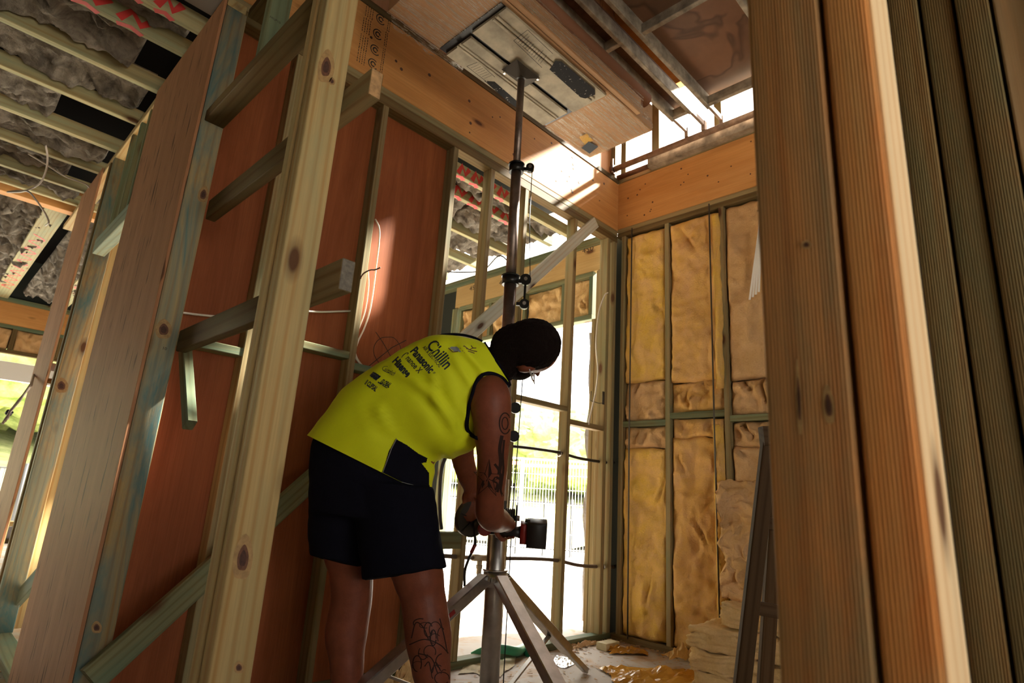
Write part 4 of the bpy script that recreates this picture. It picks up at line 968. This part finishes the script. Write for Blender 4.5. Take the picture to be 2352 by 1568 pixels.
# shorts
SH = [(742, 968, 985, 1080, 2.14, .150), (716, 1025, 992, 1120, 2.14, .172), (712, 1110, 1000, 1150, 2.15, .178), (712, 1180, 1008, 1200, 2.15, .17)]
shp = [loft([eln((k[0], k[1]), (k[2], k[3]), k[4], k[5], 36) for k in interp_rings(SH, 4)])]
shp.append(loft([eln((k[0], k[1]), (k[2], k[3]), k[4], k[5], 32) for k in interp_rings([(716, 1090, 890, 1120, 2.18, .14), (711, 1170, 868, 1190, 2.20, .14), (711, 1235, 848, 1255, 2.215, .135), (713, 1276, 838, 1304, 2.22, .13)], 4)]))
shp.append(loft([eln((k[0], k[1]), (k[2], k[3]), k[4], k[5], 32) for k in interp_rings([(800, 1100, 996, 1120, 2.10, .15), (815, 1180, 1004, 1180, 2.11, .145), (826, 1255, 1014, 1240, 2.115, .14), (834, 1332, 1026, 1303, 2.115, .132)], 4)]))
sm_ = vmesh(shp, .008, 4)
for v in sm_.vertices: v.co += V((v.normal))*(.006*noise.noise(v.co*9)+.003*noise.noise(v.co*22))
sm_.materials.clear(); sm_.materials.append(M['navy']); shorts = link(bpy.data.objects.new('shorts', sm_), person); shorts['label'] = 'loose dark navy work shorts'
shorts_bvh = BVHTree.FromPolygons([v.co.copy() for v in sm_.vertices], [tuple(p.vertices) for p in sm_.polygons])
vs, fs = ribbon([V((1022, 1262)), V((1024, 1278)), V((1026, 1292))], 4); decal('side_print', vs, fs, shorts_bvh, M['greyprint'], shorts)
# hair
hm = vmesh([ellipsoid(hc0+u_h*.010-f_h*.030, (r_h, f_h, u_h), (.091, .098, .103), 32, 24), ellipsoid(hc0-f_h*.040-u_h*.045, (r_h, f_h, u_h), (.078, .075, .080)), limb([(hc0-f_h*.045-u_h*.07, .066), (nb+u_h*.045-f_h*.005, .062)])], .006, 4)
for v in hm.vertices: v.co += v.normal*(.003*noise.noise(v.co*70)+.002*noise.noise(v.co*150))
hm.materials.clear(); hm.materials.append(M['hair']); link(bpy.data.objects.new('hair', hm), person)
beard = vmesh([ellipsoid(hc0+f_h*.046-u_h*.050, (r_h, f_h, u_h), (.077, .078, .070))], .008, 2); beard.materials.clear(); beard.materials.append(M['hair']); link(bpy.data.objects.new('beard', beard), person)
gl = tube('glasses', [hc0+r_h*.092-u_h*.005-f_h*.01, hc0+r_h*.092-u_h*.003+f_h*.05, hc0+r_h*.075-u_h*.003+f_h*.105, hc0+f_h*.118-u_h*.003, hc0-r_h*.075-u_h*.003+f_h*.105, hc0-r_h*.092-u_h*.003+f_h*.05], .003, M['glasses'], person, 6)
for s in (-1, 1): mesh_obj('eye', *ellipsoid(hc0+f_h*.094-u_h*.006+r_h*(s*.032), (r_h, f_h, u_h), (.014, .010, .009), 12, 8), M['pvc'], person, True)
# tattoos
def tat(vs, fs): decal('tattoo', vs, fs, mesh_b, M['tattoo'], person, .0012)
sc_ = V((1121, 1100)); Ro, Ri = 46, 16
for k in range(5):
    a = math.radians(-90+72*k+4); b1, b2 = a+math.radians(36), a-math.radians(36)
    o_ = sc_+V((math.cos(a)*Ro*.78, math.sin(a)*Ro)); i1 = sc_+V((math.cos(b1)*Ri*.8, math.sin(b1)*Ri)); i2 = sc_+V((math.cos(b2)*Ri*.8, math.sin(b2)*Ri))
    tat([sc_, o_, i1, (sc_+o_)/2], [(0, 3, 2), (3, 1, 2)])
    vs, fs = ribbon([i2.lerp(o_, t/4) for t in range(5)]+[o_.lerp(i1, t/4) for t in range(1, 5)], 1.4); tat(vs, fs)
def oval(cx, cy, rx, ry, w, n=22, a0=0, a1=6.28): return ribbon([V((cx+rx*math.cos(a0+(a1-a0)*i/n), cy+ry*math.sin(a0+(a1-a0)*i/n))) for i in range(n+1)], w)
tat(*oval(1160, 972, 13, 24, 3)); tat(*oval(1160, 972, 7, 14, 2.5))
for pts, w in (([(1153, 1000), (1148, 1030), (1150, 1060), (1146, 1090)], 8), ([(1158, 1010), (1155, 1045), (1156, 1080), (1150, 1120)], 5), ([(1136, 1065), (1146, 1080), (1150, 1100), (1142, 1130)], 6), ([(1140, 1095), (1152, 1105), (1150, 1125), (1155, 1140)], 5), ([(1132, 1105), (1142, 1110), (1138, 1125)], 4)):
    tat(*ribbon([V(p[:2]) for p in spline([V((*p, 0)) for p in pts], 5)], w))
rr = random.Random(3)
for k in range(15):
    cx, cy = rr.uniform(955, 1025), rr.uniform(1425, 1562); tat(*oval(cx, cy, rr.uniform(6, 18), rr.uniform(6, 20), rr.uniform(1.3, 2.6), 18, rr.uniform(0, 3), rr.uniform(4, 7)))
for pts in ([(945, 1465), (955, 1430), (972, 1440), (985, 1470)], [(940, 1480), (975, 1468), (1010, 1480), (1030, 1500)], [(1010, 1420), (1020, 1460), (1028, 1500)], [(960, 1500), (990, 1510), (1005, 1545)], [(975, 1530), (985, 1520), (992, 1545), (1000, 1520), (1012, 1540)]):
    tat(*ribbon([V(p[:2]) for p in spline([V((*p, 0)) for p in pts], 6)], 2.6))

# ---- cordless driver in his right hand
dr = thing('cordless_drill', 'red and black cordless driver with battery held against the winch', 'drill', at(1150, 1215, 2.470))
da = at(1113, 1213, 2.450); dn = (F*.85-R*.35).normalized()
bdy = cyl('motor_body', da, da+dn*.15, .031, M['tool_black'], dr, 24); cyl('rear_cap', da-dn*.012, da, .029, M['tool_red'], bdy, 24, .031); cyl('chuck', da+dn*.15, da+dn*.19, .02, M['tool_dark'], bdy, 18, .014)
hA, hB = at(1122, 1216, 2.480), at(1198, 1222, 2.475)
tube('handle', [hA, hA.lerp(hB, .5), hA.lerp(hB, .8), hB], [.019, .018, .020, .027], M['tool_black'], dr, 14)
hx = (hB-hA).normalized()
timber('battery_foot', hB-hx*.006, hB+hx*.022, .085, .062, M['tool_red'], dr, tuple(U), c=.008, seg=2)
bt = timber('battery', hB+hx*.022, hB+hx*.104, .108, .08, M['tool_black'], dr, tuple(U), c=.012, seg=2)
timber('battery_clip', hB+hx*.015+U*.052, hB+hx*.035+U*.052, .012, .02, M['tool_black'], dr, tuple(U))
tube('belt_hook', [hB+hx*.02-U*.045, hB+hx*.03-U*.058, hB+hx*.06-U*.056, hB+hx*.062-U*.05], .0035, M['steel'], dr, 6)
ld = tube('winch_lead', spline([at(1090, 1222, 2.550), at(1091, 1250, 2.570), at(1078, 1280, 2.590), at(1068, 1310, 2.600), at(1067, 1345, 2.610)], 6), .006, M['dark_rubber'], seg=8); tag(ld, 'black rubber lead hanging from the winch beside the post', 'cable')
sl_ = tube('red_sleeve', [at(1091, 1251, 2.565), at(1083, 1268, 2.58)], .0085, M['tool_red'], ld, 8)

# ------------------------------------------------------------------ services
def cable(label, pts, r, mat, cat='cable', name='cable', group=None, n=8):
    return tag(tube(name, spline(pts, n), r, mat, None, 7), label, cat, group)
YC = YW+.055
def cy_(px, py, y=YC): return on(px, py, 'y', y)
cable('white cable looping down beside the second stud of the red wall', [cy_(862, 503), cy_(871, 525), cy_(870, 560), cy_(864, 610), cy_(858, 660), cy_(850, 710), cy_(838, 750), cy_(822, 785), cy_(815, 815), cy_(826, 835), cy_(838, 848)], .0045, M['white_cable'])
cable('thinner white cable rising from the wire hook on the red wall', [cy_(845, 620, YW+.03), cy_(846, 660, YW+.04), cy_(838, 715), cy_(824, 755), cy_(815, 790), cy_(820, 822), cy_(842, 850)], .004, M['white_cable'])
cable('white cable stretched level across the red plywood by the stub nogging', [cy_(690, 714), cy_(740, 716), cy_(805, 714)], .005, M['white_cable'])
cable('white cable crossing the red plywood behind the knotted stud', [cy_(418, 718), cy_(470, 724), cy_(520, 728), cy_(560, 729)], .005, M['white_cable'])
cable('twisted dark wire hook nailed on the stud of the red wall', [on(828, 640, 'y', YW-.005), on(835, 628, 'y', YW-.012), on(850, 620, 'y', YW-.02), on(862, 619, 'y', YW-.03), on(874, 614, 'y', YW-.04)], .004, M['rust_dark'], 'wire', 'wire_hook')
cable('white cable curving out of the corner stud beside the doorway', [on(1396, 672, 'y', YW-.004), on(1388, 680, 'y', YW-.02), on(1375, 720, 'y', YW-.03), on(1369, 790, 'y', YW-.03), on(1373, 850, 'y', YW-.03), on(1368, 900, 'y', YW-.02), on(1358, 945, 'y', YW-.01), on(1352, 975, 'y', YW-.002)], .0055, M['white_cable'])
cb = thing('cable_bracket', 'small wire bracket on the corner stud holding the white cable', 'bracket', on(1385, 910, 'y', YW-.002))
pp = [on(x, y, 'y', YW-.012) for x, y in ((1358, 898), (1357, 920), (1376, 926), (1386, 925), (1384, 902))]; tube('wire_loop', pp, .003, M['tool_dark'], cb, 6); abox('bracket_plate', pp[3].x-.004, pp[3].x+.022, YW-.006, YW-.001, pp[3].z-.01, pp[3].z+.09, M['tool_dark'], cb, long='z', c=.001)
YP = YW+.04
def pz(px, py): return on(px, py, 'y', YP)
cable('black water pipe through the open studs above the winch height', [pz(1100, 1018), pz(1190, 1026), pz(1240, 1032), pz(1288, 1040), pz(1330, 1052), pz(1384, 1061), pz(1410, 1062)], .0115, M['pipe_black'], 'pipe', 'water_pipe')
cable('brown water pipe through the open studs above the floor', [pz(1000, 1275), pz(1060, 1279), pz(1110, 1281), pz(1180, 1282), pz(1230, 1283), pz(1280, 1287), pz(1330, 1298), pz(1380, 1301), pz(1410, 1302)], .0125, M['pipe_brown'], 'pipe', 'water_pipe')
tf = thing('pipe_tee', 'brass tee fitting with valve on the lower brown pipe', 'fitting', pz(1100, 1290))
a, b = pz(1086, 1280), pz(1118, 1281); cyl('tee_body', a, b, .02, M['brass'], tf, 14); c = (a+b)/2; cyl('tee_branch', c, c-V((0, 0, .09)), .016, M['brass'], tf, 12); cyl('branch_nut', c-V((0, 0, .04)), c-V((0, 0, .06)), .022, M['brass'], tf, 6)
cyl('branch_tail', c-V((0, 0, .09)), c-V((0.01, 0, .16)), .012, M['pipe_black'], tf, 10)
for i, (px, py) in enumerate(((1285, 1041), (1384, 1061), (1284, 1287), (1384, 1301), (1062, 1279))):
    p = pz(px, py); g = tag(tube('pipe_grommet', [p+V((.0, 0, 0))+V((0, .02*math.cos(t), .02*math.sin(t))) for t in [k*.7 for k in range(9)]], .005, M['foil'], None, 6, True), 'shiny foil grommet where a pipe passes '+('the sixth stud, upper one', 'the corner stud, upper one', 'the sixth stud, lower one', 'the corner stud, lower one', 'the fourth stud, lower one')[i], 'grommet', 'pipe grommets')
cable('black conduit bending down inside the left doorway jamb', [on(1028, 1040, 'y', YW+.095), on(1015, 1075, 'y', YW+.095), on(1010, 1130, 'y', YW+.095), on(1011, 1190, 'y', YW+.095), on(1014, 1215, 'y', YW+.095)], .012, M['pipe_black'], 'pipe', 'conduit')
cable('black cable sagging under the ceiling beyond the open studs', [on(1020, 623, 'z', 2.93), on(1060, 625, 'z', 2.95), on(1110, 620, 'z', 2.98), on(1145, 588, 'z', 2.99), on(1168, 600, 'z', 2.98), on(1190, 612, 'z', 3.0)], .007, M['pipe_black'])
ZS = 2.75
cable('pale flexible conduit hanging in a loop from the left ceiling', [on(105, 333, 'z', 2.99), on(109, 360, 'z', 2.95), on(106, 390, 'z', 2.9), on(92, 420, 'z', 2.85), on(65, 436, 'z', 2.82), on(40, 438, 'z', 2.8), on(17, 441, 'z', 2.8), on(45, 441, 'z', 2.78), on(65, 440, 'z', 2.76), on(85, 462, 'z', 2.7), on(105, 492, 'z', 2.65), on(112, 510, 'z', 2.6), on(105, 518, 'z', 2.6)], .006, M['grey_cable'])
cable('thin white cable drooping along the left ceiling battens', [on(65, 353, 'z', 2.98), on(110, 380, 'z', 2.96), on(150, 405, 'z', 2.95), on(180, 416, 'z', 2.95), on(200, 425, 'z', 2.96), on(210, 440, 'z', 2.97)], .005, M['grey_cable'])
bnd = thing('cable_bundle', 'taped bundle of grey cables hanging beside the leftmost brown board', 'cable', on(40, 900, 'x', .5))
for k in range(3):
    o_ = V((0, .012*k, .004*k)); tube('cable_strand', [on(78, 862, 'x', .555)+o_, on(72, 880+4*k, 'x', .5)+o_, on(45, 920, 'x', .45)+o_, on(22, 947, 'x', .42)+o_*.5, on(6+6*k, 973-3*k, 'x', .40)+o_*2], .007, M['grey_cable'], bnd, 7)
cyl('tape_wrap', on(24, 944, 'x', .425), on(18, 951, 'x', .418), .018, M['dark_rubber'], bnd, 12)
# horizontal grey pipes behind partition opening
for nm, px, py, r, m in (('grey', 197, 855, .028, 'plastic_grey'), ('dark', 190, 886, .018, 'pine_dark')):
    p = on(px, py, 'y', 5.2); tag(cyl('service_pipe', (p.x-.25, 5.2, p.z), (p.x+.6, 5.2, p.z), r, M[m], None, 14), nm+' horizontal service pipe seen through the partition gap', 'pipe')
# white plaster beads leaning behind the post
for k in range(4):
    a = on(1748-2*k, 540, 'x', 3.785); b = on(1743-7*k, 670+6*k, 'x', 3.785); a = b+(a-b)*2.0
    tag(timber('plaster_bead', b, a, .014, .005, M['pvc'], None, (0, 1, 0), c=.001), 'white plastic plaster bead leaning on the insulation, %s of the bundle' % ('nearest the post', 'second from the post', 'third from the post', 'farthest from the post')[k], 'bead', 'plaster beads')

# ------------------------------------------------------------------ loose insulation, trestle, debris
def slab(name, label, mat, x0, x1, y0, y1, z0, z1, seed, amp=.018, group='stacked batts on the floor', fibre=True):
    n = 34; me_v, me_f = [], []
    def face(o, u, v, nu, nv):
        k0 = len(me_v)
        for j in range(nv+1):
            for i in range(nu+1): me_v.append(V(o)+V(u)*(i/nu)+V(v)*(j/nv))
        for j in range(nv):
            for i in range(nu): k = k0+j*(nu+1)+i; me_f.append((k, k+1, k+nu+2, k+nu+1))
    dx, dy, dz = (x1-x0, 0, 0), (0, y1-y0, 0), (0, 0, z1-z0); nz = max(5, int((z1-z0)/.007))
    face((x0, y0, z0), dx, dz, n, nz); face((x1, y1, z0), (-(x1-x0), 0, 0), dz, n, nz); face((x0, y1, z0), (0, -(y1-y0), 0), dz, n, nz); face((x1, y0, z0), dy, dz, n, nz)
    face((x0, y0, z1), dx, dy, n, n); face((x0, y1, z0), dx, (0, -(y1-y0), 0), n, n)
    c = V(((x0+x1)/2, (y0+y1)/2, (z0+z1)/2)); o3 = V((seed*2.3, seed, 0)); out = []
    for p in me_v:
        d = (p-c); q = p+noise.noise_vector(p*7+o3)*amp+noise.noise_vector(p*24+o3)*amp*.45
        if fibre: q += V((noise.noise(V((p.x*8, p.y*8, p.z*70))+o3), noise.noise(V((p.x*8, p.y*8, p.z*70))-o3), 0))*amp*.8
        q.z = max(q.z, z0) if z0 < .02 else q.z
        out.append(q)
    o = mesh_obj(name, out, me_f, mat, None, True); bm = bmesh.new(); bm.from_mesh(o.data); bmesh.ops.remove_doubles(bm, verts=bm.verts, dist=.0004); bm.to_mesh(o.data); bm.free()
    o.data.polygons.foreach_set('use_smooth', [True]*len(o.data.polygons)); return tag(o, label, 'insulation', group)
q = on(1606, 1432, 'x', 3.30); 
SY = on(1606, 1500, 'x', 3.30).y
ztop = q.z
for k, (lab) in enumerate(('bottom batt of the loose floor stack', 'second batt of the loose floor stack', 'top batt of the loose front stack')):
    h = ztop/3; slab('loose_batt', lab+' by the insulated wall', M['wool_raw'], 3.22, 3.72, SY-.95, SY+.012*k, k*h+.002, (k+1)*h-.002, 5+k, .024)
q = on(1672, 1395, 'x', 3.45)
slab('loose_batt', 'smaller batt lying crosswise on top of the floor stack', M['wool_raw'], 3.36, 3.78, q.y-.7, q.y, ztop+.002, ztop+.115, 11)
# torn batt standing against the wall
q0 = on(1664, 1110, 'x', 3.72); q1 = on(1672, 1362, 'x', 3.72)
slab('torn_batt', 'torn pinkish batt standing on the floor stack against the wall', M['wool_pink'], 3.62, 3.80, q0.y-.40, q0.y-.01, q1.z, q0.z, 21, .055, 'stacked batts on the floor', False)
# trestle
tr = thing('timber_trestle', 'dark timber trestle leg standing between the doorway post and the batts', 'trestle', (2.1, 1.05, 0))
def foot(px, py, D, px2, py2, D2): 
    a, b = dep(px, py, D), dep(px2, py2, D2); t = a.z/(a.z-b.z); return a, a+(b-a)*t
a, b = foot(1768, 1008, 2.15, 1705, 1568, 2.05); timber('leg', a, b, .055, .03, M['trestle'], tr, tuple(R))
a2, b2 = foot(1788, 1080, 2.28, 1757, 1568, 2.30); timber('leg', a2, b2, .055, .03, M['trestle'], tr, tuple(R))
timber('rung', dep(1730, 1394, 2.12), dep(1830, 1412, 2.10), .045, .03, M['trestle'], tr, (0, 0, 1))
a3 = a+R*.35; b3 = b+R*.42; timber('leg', a3, b3, .055, .03, M['trestle'], tr, tuple(R))
timber('top_rail', a+V((0, 0, .01))-R*.03, a3+R*.05+V((0, 0, .01)), .07, .045, M['trestle'], tr, (0, 0, 1)); timber('rung', dep(1745, 1200, 2.14), dep(1850, 1210, 2.12), .045, .03, M['trestle'], tr, (0, 0, 1))
# yellow plastic packaging
def crumple(name, label, cat, c, sx_, sy_, h, mat, seed, n=22, rot=0.0):
    vs, fs = [], []; cr, sr = math.cos(rot), math.sin(rot)
    for j in range(n+1):
        for i in range(n+1):
            u, v = i/n-.5, j/n-.5; r = 1+.35*noise.noise(V((u*3, v*3, seed)))
            x, y = u*sx_*r, v*sy_*r; e = max(0, 1-4*max(abs(u), abs(v))**2)
            z = .002+h*(.25*e+abs(noise.noise(V((u*6, v*6, seed*1.7))))*1.1*(.3+e)+.35*abs(noise.noise(V((u*15, v*15, seed)))))
            vs.append((c[0]+x*cr-y*sr, c[1]+x*sr+y*cr, c[2]+z))
    for j in range(n):
        for i in range(n): k = j*(n+1)+i; fs.append((k, k+1, k+n+2, k+n+1))
    o = mesh_obj(name, vs, fs, mat, None, False); return tag(o, label, cat)
p = on(1560, 1558, 'z', 0); crumple('plastic_bag', 'crumpled yellow plastic insulation bag on the floor before the batts', 'bag', (p.x-.08, p.y-.05, 0), .75, .45, .055, M['plastic_yellow'], 2, 26, -.6)
p = on(1575, 1538, 'z', 0); crumple('wool_tuft', 'loose tuft of pinkish wool on the yellow plastic bag', 'insulation', (p.x-.03, p.y, .06), .22, .10, .08, M['wool_raw'], 5, 16, -.5)
p = on(1402, 1490, 'z', 0); o = abox('timber_offcut', p.x-.09, p.x+.06, p.y-.03, p.y+.05, 0.001, .045, M['offcut'], long='x'); tag(o, 'pale chunk of timber offcut near the room corner', 'offcut')
p = on(1438, 1500, 'z', 0); crumple('paper_scrap', 'torn yellow paper scrap beside the timber offcut', 'paper', (p.x, p.y, 0), .24, .11, .05, M['plastic_yellow'], 9, 14, -.7)
p = on(1292, 1521, 'z', 0); crumple('foil_scrap', 'flat shiny foil scrap on the floor between the lift legs', 'foil', (p.x, p.y, 0), .24, .12, .012, M['foil'], 12, 14, .5)
p = on(1140, 1498, 'z', 0); tag(tube('green_strap', spline([on(1085, 1508, 'z', .02), on(1110, 1496, 'z', .05), on(1150, 1490, 'z', .07), on(1185, 1495, 'z', .05), on(1205, 1488, 'z', .03), on(1215, 1500, 'z', .02)], 6), .028, M['green_plastic'], None, 6), 'green plastic strap lying behind the lift column', 'strap')
p = on(1240, 1530, 'z', 0); crumple('cardboard_scrap', 'flat grey board scrap on the floor behind the lift column', 'cardboard', (p.x-.2, p.y+.2, 0), .55, .22, .02, M['offcut'], 15, 12, .6)
p = on(905, 1566, 'z', 0); crumple('wool_tuft', 'pale wool tuft on the floor between the worker legs', 'insulation', (p.x, p.y-.1, 0), .2, .12, .12, M['wool_raw'], 18, 14)
# wood shavings and grit : uncountable
vs, fs = [], []
rs = random.Random(5)
for k in range(1500):
    if k < 700: x = rs.uniform(2.2, 3.8); y = rs.uniform(1.2, 2.6)
    elif k < 1000: x = rs.uniform(3.3, 3.84); y = YW-abs(rs.gauss(0, .05))-.01
    elif k < 1250: x = XW-abs(rs.gauss(0, .05))-.01; y = rs.uniform(1.6, 2.6)
    else: x = rs.uniform(.2, 1.2); y = rs.uniform(3.3, 5.6)
    s = rs.uniform(.004, .016); a = rs.uniform(0, 3.14); n = len(vs); z = rs.uniform(.002, .008)
    for dx, dy, dz in ((-s, -s*.35, 0), (s, -s*.35, s*.25), (s, s*.35, 0), (-s, s*.35, s*.35)): vs.append((x+dx*math.cos(a)-dy*math.sin(a), y+dx*math.sin(a)+dy*math.cos(a), z+dz))
    fs.append((n, n+1, n+2, n+3))
sh_ = mesh_obj('wood_shavings', vs, fs, M['shaving']); tag(sh_, 'scattered wood shavings and grit on the slab', 'debris', kind='stuff')
# heap of shavings on the bottom plate
p = on(1345, 1482, 'z', 0); crumple('shaving_heap', 'small heap of wood shavings against the bottom plate near the corner', 'debris', (p.x, p.y, 0), .30, .08, .028, M['shaving'], 31, 26, .0)

# ------------------------------------------------------------------ outdoors
gnd = mesh_obj('ground', [(-60, -40, -.30), (120, -40, -.30), (120, 120, -.30), (-60, 120, -.30)], [(0, 1, 2, 3)], M['outdoor_concrete']); tag(gnd, 'pale sunlit concrete ground around the building', 'ground', kind='structure')
# bushy slope beyond the fence
vs, fs = [], []
NA = 40
for i in range(NA+1):
    az = math.radians(15+95*i/NA)
    for j, (d, z) in enumerate(((17, -.3), (24, .6), (34, 2.2), (48, 4.0), (70, 5.0))):
        up = 1+1.3*max(0, (math.degrees(az)-60)/40); vs.append((d*math.cos(az), d*math.sin(az), -.3+(z+.3)*up*.75+noise.noise(V((i*.4, j, 0)))*.5))
for i in range(NA):
    for j in range(4): k = i*5+j; fs.append((k, k+5, k+6, k+1))
hl = mesh_obj('hillside', vs, fs, M['grass'], None, True); tag(hl, 'grassy slope rising beyond the fence', 'hill', kind='structure')
crowns = []
for c in range(3):
    bm = bmesh.new()
    for k in range(7):
        a = k*2.4; r = 0 if k == 0 else random.uniform(.8, 1.4)
        mt = Matrix.Translation((r*math.cos(a), r*math.sin(a), random.uniform(-.7, .8))) @ Matrix.Scale(random.uniform(.9, 1.5), 4); bmesh.ops.create_icosphere(bm, subdivisions=4, radius=1, matrix=mt)
    for v in bm.verts: v.co += v.co.normalized()*(.28*noise.noise(v.co*1.6)+.22*noise.noise(v.co*4.5)+.12*noise.noise(v.co*11))
    me = bpy.data.meshes.new('crown'); bm.to_mesh(me); bm.free(); me.materials.append(M['leaf'] if c % 2 else M['leaf_b']); crowns.append(me)
tv, tf_ = sweep([(0, 0, 0), (.1, 0, 1.5), (.05, .1, 3.2)], [.22, .17, .12], 8); tm = bpy.data.meshes.new('trunk'); tm.from_pydata([tuple(v) for v in tv], [], tf_); tm.materials.append(M['bark'])
spots = [(24, 36, 1.2), (29, 33, 1.0), (33, 40, 1.3), (37, 34, 1.05), (40, 30, .95), (42.5, 38, 1.25), (45, 32, 1.0), (48, 36, 1.15), (52, 34, 1.1), (58, 36, 1.2), (66, 34, 1.2), (72, 30, 1.3), (77, 34, 1.5), (81, 28, 1.4), (84, 33, 1.7), (87.5, 27, 1.4), (91, 32, 1.7), (95, 28, 1.5)]
lab = ['beyond the right studs, first', 'beyond the right studs, second', 'beyond the right studs, third', 'right of the corner stud', 'between the sixth stud and the corner', 'tall in the middle of the doorway view', 'behind the lift column', 'behind the worker arm', 'left of the worker arm', 'hidden by the worker', 'behind the red wall', 'hidden by the brown board', 'seen in the narrow partition gap', 'behind the second partition stud', 'behind the leftmost brown board', 'in the left window near the cable bundle', 'at the left edge of the window view', 'far left outside']
for k, (az, d, s) in enumerate(spots):
    a = math.radians(az); up = 1+1.3*max(0, (az-60)/40); z0 = -.3+(2.4 if d > 30 else 1.4)*up*.75-.9
    t = thing('tree', 'bushy green tree on the slope '+lab[k], 'tree', (d*math.cos(a), d*math.sin(a), z0), 'trees on the slope')
    c = bpy.data.objects.new('crown', crowns[k % 3]); c.parent = t; c.location = (0, 0, 2.9*s); c.scale = (1.45*s, 1.45*s, 1.2*s); c.rotation_euler = (0, 0, k*1.3); COL.objects.link(c)
    c = bpy.data.objects.new('trunk', tm); c.parent = t; c.scale = (s, s, s); COL.objects.link(c)
# temporary fence panels
for k, (az0, az1, lb) in enumerate(((36.0, 43.2, 'seen right of the lift column'), (43.4, 50.0, 'seen left of the lift column'), (28.6, 35.8, 'hidden behind the corner studs'))):
    a, b = [V((12.2*math.cos(math.radians(z)), 12.2*math.sin(math.radians(z)), -.3)) for z in (az0, az1)]
    t = thing('temporary_fence_panel', 'white wire mesh temporary fence panel '+lb, 'fence', a, 'temporary fence panels')
    d = (b-a).normalized()
    for p in (a, b): cyl('post', p, p+V((0, 0, 2.05)), .02, M['white_metal'], t, 8)
    for z in (.06, 2.03): cyl('rail', a+V((0, 0, z)), b+V((0, 0, z)), .018, M['white_metal'], t, 8)
    vs, fs = [], []
    n = 26
    for i in range(1, n):
        p = a.lerp(b, i/n); v, f = sweep([p+V((0, 0, .06)), p+V((0, 0, 2.03))], .004, 5); m = len(vs); vs += v; fs += [tuple(q+m for q in x) for x in f]
    for i in range(1, 7):
        v, f = sweep([a+V((0, 0, .06+i*.28)), b+V((0, 0, .06+i*.28))], .003, 5); m = len(vs); vs += v; fs += [tuple(q+m for q in x) for x in f]
    w = mesh_obj('wire_mesh', vs, fs, M['white_metal'], t); w['kind'] = 'stuff'
    abox_m = timber('warning_tape', a+V((0, 0, 1.94)), b+V((0, 0, 1.90)), .004, .07, M['tape'], t, (d.y, -d.x, 0))
for s0, s1, lb, zb_ in ((26, 56, 'in front of the trees beyond the doorway', -.3), (70, 96, 'in front of the trees beyond the left window', -.3)):
    t = thing('picket_fence', 'low black metal picket fence '+lb, 'fence', (15*math.cos(math.radians(s0)), 15*math.sin(math.radians(s0)), zb_), 'black picket fences')
    n = 12; P = [V((14.6*math.cos(math.radians(s0+(s1-s0)*i/n)), 14.6*math.sin(math.radians(s0+(s1-s0)*i/n)), zb_)) for i in range(n+1)]
    for p in P: cyl('post', p, p+V((0, 0, 1.3)), .035, M['fence_black'], t, 8)
    for z in (.15, 1.2): tube('rail', [p+V((0, 0, z)) for p in P], .018, M['fence_black'], t, 6, smooth=False)
    vs, fs = [], []
    for i in range(n):
        for j in range(1, 9):
            p = P[i].lerp(P[i+1], j/9); v, f = sweep([p+V((0, 0, .1)), p+V((0, 0, 1.22))], .009, 4); m = len(vs); vs += v; fs += [tuple(q+m for q in x) for x in f]
    w = mesh_obj('picket_infill', vs, fs, M['fence_black'], t); w['kind'] = 'stuff'
